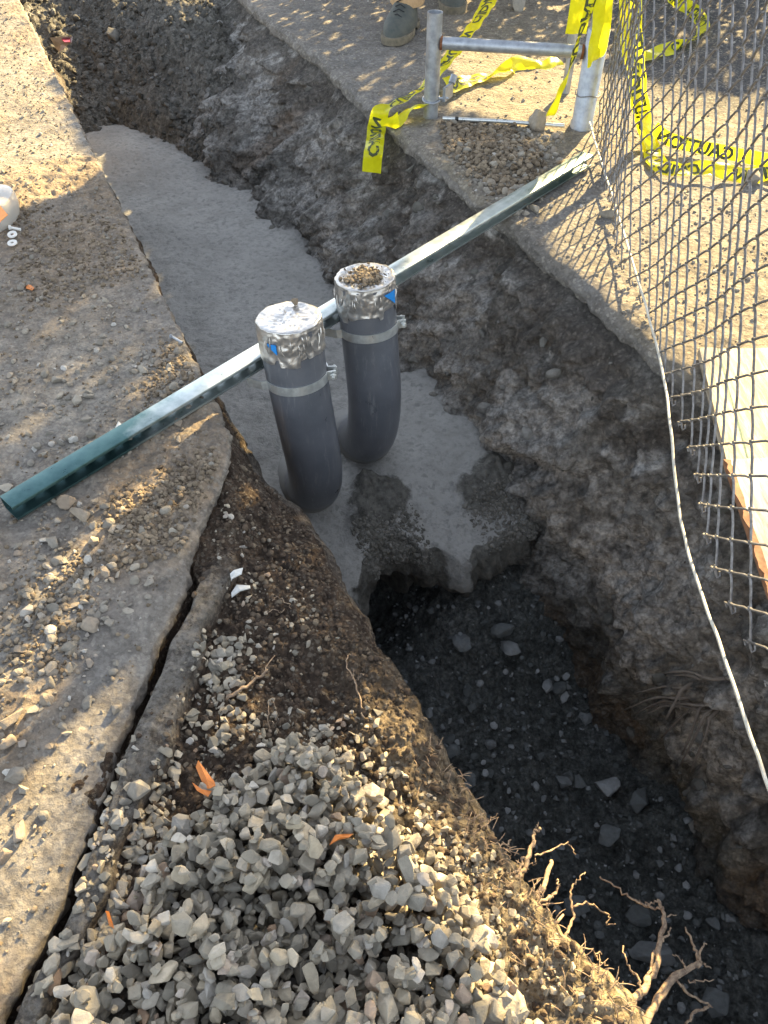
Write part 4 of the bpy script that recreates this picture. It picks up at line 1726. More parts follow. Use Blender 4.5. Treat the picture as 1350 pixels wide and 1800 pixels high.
def build_cap(path, root, seed, r=.0775):
    """crumpled duct tape wrapped over the pipe's mouth"""
    top = path[0]
    ax = (path[0] - path[6]).normalized()
    q = Vector((0, 0, 1)).rotation_difference(ax)
    n = 120
    th = np.linspace(0, 2 * np.pi, n, endpoint=False)
    rows = []
    drop = .084 + .012 * fbm(np.cos(th) * 1.5, np.sin(th) * 1.5, seed, 1.0, 2, 200) + .009 * np.sign(np.sin(th * 5 + seed)) * (np.sin(th * 3 + seed * 2) > 0)
    for k, v in enumerate(np.linspace(1, 0, 26)):
        z = -drop * v
        rr = r + .0018 + .0022 * np.clip(ridged(th * 3 + seed, z * 20 + np.sin(th) * .5, 0, 2.2, 3, 201), 0, 1) + .0015 * fbm(np.cos(th), np.sin(th), z * 8 + seed, 8, 2, 202)
        # polygonal mouth with folded corners
        facet = .0022 * np.abs(np.sin(th * 5.5 + seed)) * (1 - v) ** 2
        rr = rr - facet
        if v < .08:
            rr = rr - .0012
        rows.append(np.stack([rr * np.cos(th), rr * np.sin(th), np.full(n, 0) + z], -1))
    for k, s in enumerate(np.linspace(.97, 0.02, 26)):
        cr = ridged(np.cos(th) * s * 2 + seed, np.sin(th) * s * 2, 0, 1.7, 3, 203)
        z = .0015 + .0011 * cr - .004 * (1 - s ** 2) + .0014 * fbm(np.cos(th) * s, np.sin(th) * s, seed, 9, 2, 204)
        rr = (r - .001) * s
        z = z * sstep(1.0, .9, s) if s > .9 else z
        rows.append(np.stack([rr * np.cos(th), rr * np.sin(th), z], -1))
    V = np.concatenate(rows)
    R = np.array(q.to_matrix())
    V = V @ R.T + np.array(top)
    m = len(rows)
    i = np.arange(m - 1)[:, None] * n + np.arange(n)[None, :]
    j = np.arange(m - 1)[:, None] * n + (np.arange(n)[None, :] + 1) % n
    qd = np.stack([i, j, j + n, i + n], -1).reshape(-1, 4)
    V = np.concatenate([V, V[-n:].mean(0)[None]])
    tr = np.stack([(m - 1) * n + np.arange(n), (m - 1) * n + (np.arange(n) + 1) % n, np.full(n, m * n)], -1)
    me = np_mesh('tape_cap', V, tris=tr, quads=qd, smooth=True)
    o = link_mesh('tape_cap', me, M['duct'], root)
    # loose folds of tape on the side
    rd = random.Random(seed)
    for f in range(13):
        mb = MB()
        a0 = math.radians(rd.uniform(-170, 0))
        z0 = -rd.uniform(.012, .035)
        pts = []
        ln = rd.uniform(.02, .042)
        bend = rd.uniform(-.3, .3)
        for k in range(6):
            u = k / 5
            aa = a0 + bend * u * u * .5
            rr = r + .0045 + .002 * math.sin(u * 3.1)
            p = Vector((rr * math.cos(aa), rr * math.sin(aa), z0 - ln * u))
            pts.append(top + q @ p)
        mb.tube(pts, [.0006, .0018, .0022, .0020, .0014, .0006], 6)
        mb.build('tape_fold', M['duct'], root, smooth=True)
    return q, top


qL, _ = build_cap(Lp, PL, 3)
qR, _ = build_cap(Rp, PR, 8)


def patch(path, q, root, a0, a1, z0, z1, r=.0775 + .0062):
    mb = MB()
    n = 10
    top = path[0]
    vs = []
    for ri, rr in enumerate((r, r - .0012)):
        for k in range(n + 1):
            aa = math.radians(a0 + (a1 - a0) * k / n)
            vs.append(top + q @ Vector((rr * math.cos(aa), rr * math.sin(aa), z0)))
            vs.append(top + q @ Vector((rr * math.cos(aa), rr * math.sin(aa), z0 + (z1 - z0) * (.06 + .94 * k / n))))
    m = 2 * (n + 1)
    fs = []
    for k in range(n):
        fs.append((2 * k, 2 * k + 1, 2 * k + 3, 2 * k + 2))
        fs.append((m + 2 * k, m + 2 * k + 2, m + 2 * k + 3, m + 2 * k + 1))
        fs.append((2 * k, 2 * k + 2, m + 2 * k + 2, m + 2 * k))
        fs.append((2 * k + 1, m + 2 * k + 1, m + 2 * k + 3, 2 * k + 3))
    mb.add(vs, fs)
    mb.build('blue_tape', M['blue'], root, smooth=True)


patch(Lp, qL, PL, -128, -108, -.030, -.056)
patch(Rp, qR, PR, -52, -24, -.022, -.062)


# clamps fixing the pipes to the channel
def build_clamp(path, idx, label, bolt_deg, r=.0775):
    c = path[idx]
    ax = (path[idx - 1] - path[idx + 1]).normalized()
    # frame: u along the channel, v towards camera (away from channel)
    u = (SDX - ax * SDX.dot(ax)).normalized()
    v = -(ax.cross(u)).normalized()
    if v.dot(SBACK) > 0:
        v = -v
    t = empty('pipe_clamp', c, label, 'clamp', 'pipe clamps')
    hw = .012

    def strip(angs, ext_start=None, ext_end=None, name='strap'):
        pl = []
        if ext_start:
            pl += ext_start
        for a in angs:
            pl.append(((r + .0022) * math.cos(a), (r + .0022) * math.sin(a)))
        if ext_end:
            pl += ext_end
        rings = []
        k = len(pl)
        for i, (x, y) in enumerate(pl):
            i0, i1 = max(i - 1, 0), min(i + 1, k - 1)
            tx, ty = pl[i1][0] - pl[i0][0], pl[i1][1] - pl[i0][1]
            l = math.hypot(tx, ty)
            nx, ny = ty / l, -tx / l
            ring = []
            for s, h in ((-1, -hw), (-1, hw), (1, hw), (1, -hw)):
                ring.append(c + u * (x + nx * .0013 * s) + v * (y + ny * .0013 * s) + ax * h)
            rings.append(ring)
        mb = MB()
        mb.loft(rings)
        return mb.build(name, M['zinc'], t)
    bd = math.radians(bolt_deg)
    ch = -(.0775 + .004)     # channel face distance
    A1 = [math.radians(a) for a in np.linspace(200, bolt_deg + 9, 26)]
    s1 = [(-.098, ch + .004), (-.092, ch + .018), (-.086, ch + .045)]
    ear = r + .024
    e1 = [(ear * math.cos(bd + .10), ear * math.sin(bd + .10))]
    strip(A1, s1, e1)
    A2 = [math.radians(a) for a in np.linspace(-20, bolt_deg - 9, 16)]
    s2 = [(.108, ch + .002), (.094, ch + .02), (.086, ch + .04)]
    e2 = [(ear * math.cos(bd - .10), ear * math.sin(bd - .10))]
    strip(A2, s2, e2)
    # bolt through the ears
    rad = u * math.cos(bd) + v * math.sin(bd)
    tan = -u * math.sin(bd) + v * math.cos(bd)
    p = c + rad * (r + .016)
    mb = MB()
    mb.tube([p + tan * .030, p - tan * .034], .0036, 10)
    mb.tube([p + tan * .0165, p + tan * .0225], .0085, 6)
    mb.tube([p - tan * .0165, p - tan * .0225], .0085, 6)
    mb.build('bolt', M['zinc'], t)


build_clamp(Lp, 14, 'zinc strap clamp around the nearer pipe', 48)
build_clamp(Rp, 14, 'zinc strap clamp around the farther pipe', 42)

# soil on the pipe caps
def cap_soil(path, q, n, spread, name, label, off=(0, 0), smax=.006):
    S = Scatter()
    for i in range(n):
        if isinstance(spread, float):
            a, rr = rng.rand() * 6.28, spread * abs(rng.normal())
            x, y = rr * math.cos(a) + off[0], rr * math.sin(a) + off[1]
        if math.hypot(x, y) > .068:
            continue
        s = .0012 + smax * rng.rand() ** 2
        p = path[0] + q @ Vector((x, y, .002 + s * .2 + (.006 * rng.rand() if spread < .02 else .003 * rng.rand())))
        S.put((RND + SMALL)[rng.randint(20)], p, s, rotm(rng.rand() * 6, rng.rand() * 6, 0), rng.rand())
    S.build(name, M['clod'], label=label, cat='soil')


cap_soil(Rp, qR, 420, .034, 'soil_sprinkle', 'brown crumbs strewn over the taped cap of the farther pipe')
cap_soil(Rp, qR, 260, .017, 'soil_mound', 'little mound of tan crumbs on the near side of the farther cap', (.012, -.03), .005)
make_rock('soil_clod', 0, 0, 0, .013, (.8, .8), .6, M['clod'], 'single clod sitting at the back edge of the nearer pipe cap', cat='clod', pos=Lp[0] + qL @ Vector((.012, .058, .004)), kind='round', seed=5)


# ------------------------------------------------------------------ steel frame, fence post and chain-link
def build_frame():
    b0 = gz(757, 205, 0)
    z1 = .36
    p1 = gz(1022, 222, 0)
    t = empty('pipe_barricade', b0, 'galvanised tube frame with open stub post beside the trench', 'frame')
    mb = MB()
    r = .0285
    n = 28
    # open tube stub: outer, rim, inner
    rings = []
    for rr, z in ((r, -.02), (r, z1), (r - .004, z1), (r - .004, z1 - .12)):
        rings.append([Vector((b0.x + rr * math.cos(2 * math.pi * k / n), b0.y + rr * math.sin(2 * math.pi * k / n), z)) for k in range(n)])
    mb.loft(rings, caps=False)
    mb.build('stub_post', M['galv'], t, smooth=True)
    zr = .262
    pe = Vector((p1.x, p1.y, zr - .005))
    ps = Vector((b0.x, b0.y, zr))
    d = (pe - ps).normalized()
    mb = MB()
    mb.tube([ps + d * (r + .004), pe - d * .042], .0215, 24)
    mb.build('cross_rail', M['galv'], t, smooth=True)
    for p in (ps + d * (r - .001), pe - d * .046):
        mb = MB()
        mb.tube([p - d * .003, p + d * .006], [.0255, .0225], 20)
        mb.build('weld', M['rust'], t, smooth=True)
    # band around the stub's foot
    mb = MB()
    ring = [Vector((b0.x + (r + .004) * math.cos(a), b0.y + (r + .004) * math.sin(a), .065 + .006 * math.sin(a))) for a in np.linspace(.2, 6.0, 24)]
    ring = [ring[0] + Vector((.035, .0, 0))] + ring
    mb.tube(ring, .0045, 8)
    mb.build('band', M['galv'], t, smooth=True)
    mb = MB()
    g0 = Vector((b0.x + .045, b0.y - .0, .06))
    mb.box(g0 + Vector((.02, .03, .02)), (.012, .07, .05), Matrix.Rotation(-.5, 3, 'Z'))
    mb.tube([g0, g0 + Vector((.015, .03, .01)), g0 + Vector((.04, .07, .05))], .007, 10)
    mb.tube([g0 + Vector((.036, .064, .04)), g0 + Vector((.046, .082, .062))], .014, 14)
    mb.build('latch', M['galv'], t, smooth=True, angle=30)
    # low rod between the posts
    rt = empty('steel_rod', gz(785, 208, .012), 'thin bright rod lying on the ground under the steel frame', 'rod')
    mb = MB()
    mb.tube([gz(778, 208, .013), gz(880, 213, .013), gz(992, 221, .013)], .0075, 14)
    mb.build('rod', M['zinc'], rt, smooth=True)
    for px, py in ((800, 209), (884, 213)):
        mb = MB()
        mb.tube([gz(px, py, .013), gz(px + 6, py + .3, .013)], .0082, 14)
        mb.build('dark_band', M['ring'], rt)
    # main fence post with sleeve
    pt = empty('fence_post', p1, 'thick grey fence post with wider sleeve at its foot', 'post')
    mb = MB()
    mb.tube([Vector((p1.x, p1.y, .30)), Vector((p1.x, p1.y, 1.95))], .033, 32)
    mb.build('post', M['galv'], pt, smooth=True)
    mb = MB()
    rings = []
    for rr, z in ((.0445, -.03), (.0445, .018), (.040, .024), (.040, .33), (.0345, .336)):
        rings.append([Vector((p1.x + rr * math.cos(2 * math.pi * k / 36), p1.y + rr * math.sin(2 * math.pi * k / 36), z)) for k in range(36)])
    mb.loft(rings)
    mb.build('sleeve', M['galv'], pt, smooth=True, angle=50)
    p2 = gz(1008, 83, 0)
    p2 = gyp(1008, 75, 3.45)
    bt = empty('fence_post', (p2.x, p2.y, 0), 'second grey post standing behind the thick fence post', 'post')
    mb = MB()
    mb.tube([Vector((p2.x, p2.y, p2.z)), Vector((p2.x, p2.y, 1.9))], .026, 24)
    mb.build('post', M['galv'], bt, smooth=True)
    mb = MB()
    mb.tube([Vector((p2.x, p2.y, -.02)), Vector((p2.x, p2.y, p2.z))], .018, 20)
    mb.build('post_foot', M['galv'], bt, smooth=True)
    return p1


POST = build_frame()


def fence_pt(s, z, out=0.0):
    """s = metres from the post towards the camera side; the mesh hangs almost vertically"""
    y = POST.y - .02 - s
    x = np.interp(s, [0, .5, 1.1, 1.6, 2.2, 3.2], [POST.x + .045, .745, .71, .692, .682, .67])
    wob = .014 * math.sin(s * 5.1 + z * 3) + .009 * math.sin(s * 11 + z * 7)
    sag = .035 * math.sin(s * 1.9) * math.exp(-z * 1.5)
    return Vector((x + wob * min(1, s * 3) + out, y, z + sag * .5))


def build_fence():
    t = empty('chain_link_fence', (.70, 1.8, 0), 'weathered chain-link fence mesh hanging from the thick post over the trench edge', 'fence')
    hw = .0425
    r = .0026
    mb = MB()
    rd = random.Random(3)
    nc = int(3.0 / hw)
    for i in range(nc):
        s0 = .02 + i * hw
        # each picket zigzags between column i and i+1
        ragged = 0
        zb = .01
        pts = []
        nrow = 42
        for k in range(ragged, nrow):
            z = zb + k * hw
            left = (k + i) % 2 == 0
            sn = s0 if left else s0 + hw
            sg = -1 if left else 1
            out = .0022
            # turn at the node: pass slightly beyond, from front to back
            jit = Vector((0, rd.uniform(-.0008, .0008), 0))
            pts.append(fence_pt(sn - sg * .008, z - .0078, out * sg * -1) + jit)
            pts.append(fence_pt(sn + sg * .0016, z - .002, out * sg * -.6) + jit)
            pts.append(fence_pt(sn + sg * .0016, z + .002, out * sg * .6) + jit)
            pts.append(fence_pt(sn - sg * .008, z + .0078, out * sg) + jit)
            if k < nrow - 1:
                pts.append(fence_pt(s0 + hw * .5, z + hw * .5, out * sg * 1.3) + jit)
        # bottom hook
        if len(pts) > 3:
            p0 = pts[0]
            pts = [p0 + Vector((.007, .002, .004)), p0 + Vector((.008, -.004, -.003)), p0 + Vector((.002, -.006, -.006))] + pts
        mb.tube(pts, r, 6)
    mb.build('mesh', M['wire'], t, smooth=True)
    # tie wires at the post
    for z in (.12, .42, .75, 1.1, 1.5):
        mb = MB()
        ring = [Vector((POST.x + .046 * math.cos(a), POST.y + .046 * math.sin(a), z + .004 * math.sin(3 * a))) for a in np.linspace(0, 6.28, 20)]
        mb.tube(ring, .0018, 6)
        mb.build('tie_wire', M['wire'], t, smooth=True)


build_fence()


def cable():
    pts = [gz(1036, 215, .05), gz(1052, 270, .03), gz(1078, 350, .035), gz(1110, 455, .05), gz(1140, 555, .045), gz(1165, 655, .03), gx(1178, 745, .66), gx(1188, 850, .645), gx(1202, 940, .63), gx(1230, 1035, .62), gx(1268, 1140, .61), gx(1310, 1265, .60), gx(1352, 1385, .595), gx(1450, 1640, .59)]
    pts = catmull(pts, 8)
    pts = [p + Vector((0.0006 * math.sin(i * .9), 0, .0006 * math.sin(i * 1.3))) for i, p in enumerate(pts)]
    mb = MB()
    mb.tube(pts, .0032, 10)
    o = mb.build('loose_wire', M['cable'], None, smooth=True)
    tag(o, 'long pale bare wire hanging loose along the foot of the chain-link fence', 'wire')


cable()


# ------------------------------------------------------------------ boards at the right edge
def board(name, pts, z, th, mat, label, edge=None, edge_mat=None):
    t = empty(name, (pts[0][0], pts[0][1], z), label, 'board')
    mb = MB()
    n = len(pts)
    vs = [Vector((p[0], p[1], z + th)) for p in pts] + [Vector((p[0], p[1], z)) for p in pts]
    mb.add(vs, [tuple(range(n)), tuple(range(2 * n - 1, n - 1, -1))] + [(i, i + n, (i + 1) % n + n, (i + 1) % n) for i in range(n)])
    mb.build('panel', M[mat], t)
    if edge:
        (x0, y0), (x1, y1) = edge
        mb = MB()
        d = Vector((x1 - x0, y1 - y0, 0)).normalized()
        nrm = Vector((-d.y, d.x, 0))
        k = 26
        rd = random.Random(2)
        rings = []
        for i in range(k + 1):
            u = i / k
            p = Vector((x0, y0, 0)).lerp(Vector((x1, y1, 0)), u)
            w = .0025 + .0035 * rd.random()
            rings.append([p + nrm * w + Vector((0, 0, z + th + .001)), p + nrm * w + Vector((0, 0, z - .001)), p - nrm * .004 + Vector((0, 0, z - .001)), p - nrm * (.004 + .008 * rd.random()) + Vector((0, 0, z + th + .001))])
        mb.loft(rings)
        mb.build('edge_strip', M[edge_mat], t)
    return t


w1 = gz(1228, 614, .02)
w2 = gz(1278, 822, .02)
w3 = gz(1258, 614, .02)
w4 = gz(1312, 815, .02)
board('wood_plank', [(w1.x, w1.y), (w2.x, w2.y), (w4.x, w4.y), (w3.x, w3.y)], .006, .02, 'board2', 'narrow pale plank with a green-stained edge at the far corner of the boards')
w5 = gz(1350, 604, .02)
board('wood_plank', [(w3.x + .006, w3.y), (w4.x + .006, w4.y), (w4.x + .4, w4.y + .03), (w5.x + .3, w5.y - .01)], .004, .018, 'board2', 'wide pale plank beyond the green-stained edge behind the fence', ((w3.x + .002, w3.y), (w4.x + .002, w4.y)), 'greenedge')
w6 = gz(1275, 818, .026)
w7 = gz(1356, 1062, .026)
board('plywood_sheet', [(w6.x, w6.y), (w7.x, w7.y), (w7.x - .03, .2), (w7.x + .9, .2), (w6.x + .9, w6.y + .04)], .026, .019, 'board', 'white painted plywood sheet with a raw orange edge nearest the camera', ((w6.x, w6.y - .002), (w7.x, w7.y)), 'boardedge')


# ------------------------------------------------------------------ barrier tape
def font_mesh(txt, size):
    cu = bpy.data.curves.new('lettering', 'FONT')
    cu.body = txt
    cu.size = size
    cu.resolution_u = 2
    cu.offset = 0.0022
    o = bpy.data.objects.new('tmp', cu)
    C.objects.link(o)
    bpy.context.view_layer.update()
    me = bpy.data.meshes.new_from_object(o.evaluated_get(bpy.context.evaluated_depsgraph_get()))
    bpy.data.objects.remove(o)
    bpy.data.curves.remove(cu)
    bm = bmesh.new()
    bm.from_mesh(me)
    bmesh.ops.triangulate(bm, faces=bm.faces)
    bmesh.ops.subdivide_edges(bm, edges=[e for e in bm.edges if e.calc_length() > size * .2], cuts=1)
    bm.verts.index_update()
    V = [v.co.copy() for v in bm.verts]
    F = [tuple(v.index for v in f.verts) for f in bm.faces]
    bm.free()
    xs = [v.x for v in V]
    return V, F, max(xs) - min(xs), min(xs)


FONT = {w: font_mesh(w, .062) for w in ('CAUTION', 'CUIDADO')}


def tape(label, ctrl, width=.075, mirror=True, words=('CAUTION', 'CUIDADO'), start=.02, gap=.10, text=True):
    """ctrl = list of (point, side vector); ribbon of thin film with printed words"""
    P = catmull([c[0] for c in ctrl], 14)
    Sd = catmull([Vector(c[1]) for c in ctrl], 14)
    n = len(P)
    cum = [0.0]
    for i in range(1, n):
        cum.append(cum[-1] + (P[i] - P[i - 1]).length)
    Nn = []
    SS = []
    for i in range(n):
        tn = (P[min(i + 1, n - 1)] - P[max(i - 1, 0)]).normalized()
        s = (Sd[i] - tn * Sd[i].dot(tn))
        s = s.normalized() if s.length > 1e-5 else Vector((1, 0, 0))
        SS.append(s)
        Nn.append(tn.cross(s))

    def at(s, v):
        s = min(max(s, 0), cum[-1] - 1e-6)
        i = int(np.searchsorted(cum, s)) - 1
        i = min(max(i, 0), n - 2)
        u = (s - cum[i]) / max(cum[i + 1] - cum[i], 1e-9)
        p = P[i].lerp(P[i + 1], u)
        sd = SS[i].lerp(SS[i + 1], u).normalized()
        nn = Nn[i].lerp(Nn[i + 1], u).normalized()
        wr = .0055 * math.sin(s * 23 + v * 40) * math.sin(s * 9) + .0035 * math.sin(v * 90 + s * 12) + .003 * math.sin(s * 61 - v * 70)
        return p + sd * v + nn * wr, nn

    m = 8
    rows = max(12, int(cum[-1] / .008))
    t = empty('barrier_tape', P[0], label, 'tape', 'yellow barrier tape')
    vs, fs = [], []
    for i in range(rows + 1):
        s = cum[-1] * i / rows
        for j in range(m + 1):
            p, nn = at(s, (j / m - .5) * width)
            vs.append(p)
    for i in range(rows):
        for j in range(m):
            a = i * (m + 1) + j
            fs.append((a, a + 1, a + m + 2, a + m + 1))
    mb = MB()
    mb.add(vs, fs)
    mb.build('film', M['tape'], t, smooth=True, angle=180)
    if text:
        s = start
        k = 0
        while True:
            V, F, wd, x0 = FONT[words[k % len(words)]]
            if s + wd > cum[-1] - .005:
                break
            for sd_ in (1, -1):
                mb = MB()
                vv = []
                for v in V:
                    xx = v.x - x0
                    if mirror:
                        xx = wd - xx
                    p, nn = at(s + xx, (v.y - .0225) * .95)
                    vv.append(p + nn * .0009 * sd_)
                mb.add(vv, F)
                mb.build('lettering', M['ink'], t)
            s += wd + gap
            k += 1
    return t


def V3(*a):
    return Vector(a)


# tape from the top edge down past the stub post, then hanging over the trench rim
sideA = V3(.75, -.35, .25)
tape('tape running from the top edge behind the stub post and dangling over the rim', [
    (gz(915, -90, .30), sideA), (gz(858, 5, .20), sideA), (gz(800, 90, .12), sideA), (gz(745, 150, .06), V3(.55, -.5, .3)), (gz(700, 180, .045), V3(.4, -.7, .2)),
    (gz(672, 195, .03), V3(.6, -.3, .05)), (gz(663, 222, -.02), V3(.95, .1, .05)), (gyp(657, 262, 2.94), V3(.98, .1, .1)), (gyp(653, 303, 2.93), V3(.99, .05, .1))], width=.072, start=.06, gap=.07)
tape('short loop of tape folded at the rim beside the stub post', [
    (gz(752, 185, .05), V3(.2, -.8, .5)), (gz(725, 190, .045), V3(.2, -.9, .3)), (gz(705, 205, .02), V3(.3, -.9, .2)), (gz(688, 222, .005), V3(.9, -.3, .2)), (gyp(684, 205, 3.02), V3(.9, .2, .2))], width=.07, start=.02, words=('CUIDADO',), text=False)
tape('tape lying on the gravelly ground between stub post and fence post', [
    (gz(785, 150, .05), V3(.1, .9, .35)), (gz(830, 138, .025), V3(.1, .95, .1)), (gz(875, 128, .02), V3(.2, .9, -.2)), (gz(915, 112, .02), V3(.2, .7, .6)), (gz(955, 116, .012), V3(.1, .9, .3)), (gz(985, 106, .012), V3(.1, .9, .4))], width=.068, start=.03, words=('CUIDADO',), gap=.3)
pf = POST
tape('narrow twisted tape hanging from the fence post to the tan rock', [
    (gyp(1050, -60, 2.98), V3(.6, .2, .3)), (gyp(1038, 5, 2.98), V3(.5, .2, .3)), (gyp(1012, 90, 2.97), V3(.35, .5, .2)), (gyp(985, 160, 2.98), V3(.4, .4, .2)), (gyp(966, 203, 3.0), V3(.5, .4, .2))], width=.045, start=.02, words=('CUIDADO',), text=True, gap=.05)
tape('short torn tape end hanging in front of the fence post', [
    (gyp(1070, -70, 3.0), V3(1, 0, .1)), (gyp(1062, 0, 3.0), V3(1, .1, .1)), (gyp(1056, 60, 3.0), V3(.9, .2, .1)), (gyp(1047, 96, 3.0), V3(.6, .3, .2)), (gyp(1040, 112, 3.01), V3(.3, .3, .2))], width=.07, text=False)
tape('tape strip hanging behind the thick fence post', [
    (gyp(1028, -60, 3.3), V3(1, 0, 0)), (gyp(1022, 0, 3.3), V3(1, 0, 0)), (gyp(1012, 60, 3.3), V3(1, 0, 0))], width=.08, text=False)
tape('tape dropping behind the mesh and turning right along the ground, nearer strand', [
    (gyp(1098, -70, 3.1), V3(1, .3, 0)), (gyp(1102, 0, 3.05), V3(1, .3, 0)), (gyp(1108, 90, 2.98), V3(1, .3, 0)), (gyp(1122, 170, 2.92), V3(1, .2, 0)), (gz(1138, 235, .03), V3(.9, .3, .2)), (gz(1155, 285, .02), V3(.6, .7, .2)), (gz(1190, 300, .02), V3(.1, .9, .4)), (gz(1245, 295, .03), V3(0, .9, .4)), (gz(1310, 308, .015), V3(0, .8, .6)), (gz(1370, 300, .03), V3(0, .9, .3)), (gz(1500, 310, .03), V3(0, .9, .3))], width=.062, start=.3, gap=.12)
tape('thin tape strand along the ground behind the mesh, farther strand', [
    (gz(1150, 225, .05), V3(.2, .3, .9)), (gz(1180, 246, .03), V3(0, .4, .9)), (gz(1240, 260, .025), V3(0, .5, .8)), (gz(1310, 275, .025), V3(0, .5, .8)), (gz(1400, 290, .025), V3(0, .5, .8))], width=.045, start=.03, gap=.03)
tape('curled tape loop on the dark asphalt behind the mesh', [
    (gz(1160, -25, .03), V3(.1, .6, .8)), (gz(1192, 2, .03), V3(.3, .6, .8)), (gz(1222, 22, .03), V3(.7, .5, .6)), (gz(1236, 48, .03), V3(.9, -.1, .6)), (gz(1215, 72, .025), V3(.6, -.5, .5)), (gz(1170, 88, .02), V3(.1, .8, .4)), (gz(1130, 100, .02), V3(.1, .9, .3)), (gz(1095, 104, .02), V3(.1, .9, .2))], width=.06, start=.03, gap=.1)
tape('second tape hanging straight behind the mesh beside the post', [
    (gyp(1120, -70, 3.05), V3(1, .2, 0)), (gyp(1118, 20, 3.0), V3(1, .2, 0)), (gyp(1124, 110, 2.97), V3(.8, .4, 0)), (gyp(1130, 190, 2.95), V3(.7, .5, 0)), (gz(1146, 262, .02), V3(.6, .6, .2))], width=.05, start=.1)


# ------------------------------------------------------------------ roots
def root_thing(label, strands, mat='root', cat='root', name='root', f=None):
    """strands = list of (pixel points with z, start radius, end radius)"""
    first = None
    t = None
    for k, (pts, r0, r1) in enumerate(strands):
        wp = []
        for p in pts:
            wp.append(gz(p[0], p[1], p[2]))
        wp = catmull(wp, 5)
        rd = random.Random(int(pts[0][0] * 3 + k))
        n = len(wp)
        wp = [p + Vector((rd.gauss(0, .0016), rd.gauss(0, .0016), rd.gauss(0, .0022))) if 0 < i < n - 1 else p for i, p in enumerate(wp)]
        rr = [(r0 + (r1 - r0) * i / (n - 1)) * rd.uniform(.82, 1.18) for i in range(n)]
        if t is None:
            t = empty(name, wp[0], label, cat)
        mb = MB()
        mb.tube(wp, [q_ * .8 for q_ in rr], 8)
        mb.build('main_root' if k == 0 else 'rootlet', M[mat], t, smooth=True, angle=180)
    return t


z1, z2 = -.16, -.24
root_thing('big forked root at the bottom right, right-hand fork reaching over the pit', [
    ([(1120, 1830, -.15), (1150, 1770, -.18), (1185, 1720, -.2), (1215, 1700, -.21), (1232, 1692, -.21)], .0085, .005),
    ([(1232, 1692, -.21), (1222, 1670, -.22), (1205, 1630, -.24)], .004, .0018),
    ([(1232, 1692, -.21), (1232, 1668, -.2), (1243, 1660, -.2)], .0028, .0012),
    ([(1238, 1694, -.21), (1250, 1702, -.22)], .0022, .001),
    ([(1205, 1705, -.2), (1200, 1690, -.2), (1182, 1678, -.2)], .0024, .001),
    ([(1190, 1724, -.2), (1215, 1750, -.23), (1245, 1768, -.25), (1240, 1775, -.25)], .003, .0015),
    ([(1245, 1770, -.25), (1222, 1778, -.24), (1205, 1800, -.22)], .003, .0022),
    ([(1210, 1722, -.21), (1225, 1726, -.22), (1255, 1722, -.23)], .002, .001)])
root_thing('big forked root at the bottom right, taller left-hand fork', [
    ([(1108, 1815, -.13), (1112, 1765, -.15), (1135, 1730, -.18), (1155, 1700, -.19), (1160, 1660, -.2), (1168, 1620, -.22), (1165, 1598, -.22), (1157, 1580, -.22)], .0085, .003),
    ([(1162, 1598, -.22), (1140, 1594, -.23), (1112, 1580, -.24), (1085, 1560, -.25), (1054, 1541, -.26)], .003, .0016),
    ([(1158, 1582, -.22), (1145, 1588, -.22), (1130, 1590, -.22), (1123, 1582, -.22)], .0024, .001),
    ([(1128, 1738, -.17), (1118, 1715, -.18), (1105, 1700, -.19), (1096, 1662, -.2)], .003, .0014),
    ([(1135, 1728, -.18), (1146, 1692, -.19), (1152, 1672, -.2)], .003, .0022),
    ([(1165, 1655, -.2), (1175, 1640, -.21), (1180, 1632, -.21)], .0026, .0012),
    ([(1172, 1612, -.22), (1190, 1608, -.22)], .0016, .0008)])
root_thing('slim root standing out from the rim with a hooked side branch', [
    ([(984, 1690, -.11), (990, 1660, -.14), (1003, 1625, -.17), (1006, 1595, -.19), (1003, 1560, -.2), (1015, 1547, -.2), (1029, 1533, -.2)], .0035, .0014),
    ([(1006, 1597, -.19), (1022, 1588, -.2), (1045, 1594, -.21), (1068, 1608, -.22), (1068, 1622, -.22), (1082, 1624, -.22)], .0024, .0012),
    ([(988, 1675, -.12), (1012, 1664, -.15), (1040, 1672, -.17), (1058, 1678, -.18)], .0022, .0011),
    ([(1045, 1675, -.17), (1055, 1690, -.18), (1069, 1697, -.18)], .0018, .001),
    ([(990, 1680, -.12), (1012, 1682, -.15), (1022, 1705, -.17), (1028, 1732, -.18)], .0018, .001)])
root_thing('stout pale root stub with knobbly tip at the sunlit rim', [
    ([(895, 1555, -.09), (915, 1535, -.12), (928, 1510, -.14), (936, 1480, -.16), (941, 1462, -.17), (950, 1456, -.17)], .006, .0035),
    ([(902, 1540, -.1), (915, 1522, -.12), (922, 1508, -.13)], .003, .0028),
    ([(940, 1464, -.17), (942, 1454, -.17), (946, 1450, -.17)], .002, .001),
    ([(940, 1504, -.15), (965, 1496, -.18), (990, 1484, -.2), (1003, 1486, -.2), (1012, 1502, -.2)], .002, .0012),
    ([(925, 1520, -.13), (940, 1520, -.15), (941, 1508, -.15)], .0012, .0008)])
root_thing('thick reddish root end just below the knobbly one', [
    ([(915, 1640, -.08), (935, 1600, -.11), (945, 1575, -.13), (960, 1550, -.15), (969, 1514, -.17)], .0075, .0045),
    ([(935, 1585, -.12), (955, 1583, -.13), (972, 1572, -.15), (982, 1556, -.16), (981, 1546, -.16)], .004, .0022),
    ([(925, 1580, -.11), (935, 1562, -.13), (950, 1545, -.14)], .0022, .0016),
    ([(930, 1590, -.11), (918, 1565, -.12), (917, 1563, -.12)], .002, .0012)])
root_thing('straight pale root stick poking out of the rim', [([(938, 1652, -.07), (958, 1632, -.10), (990, 1608, -.14)], .0032, .0026)])
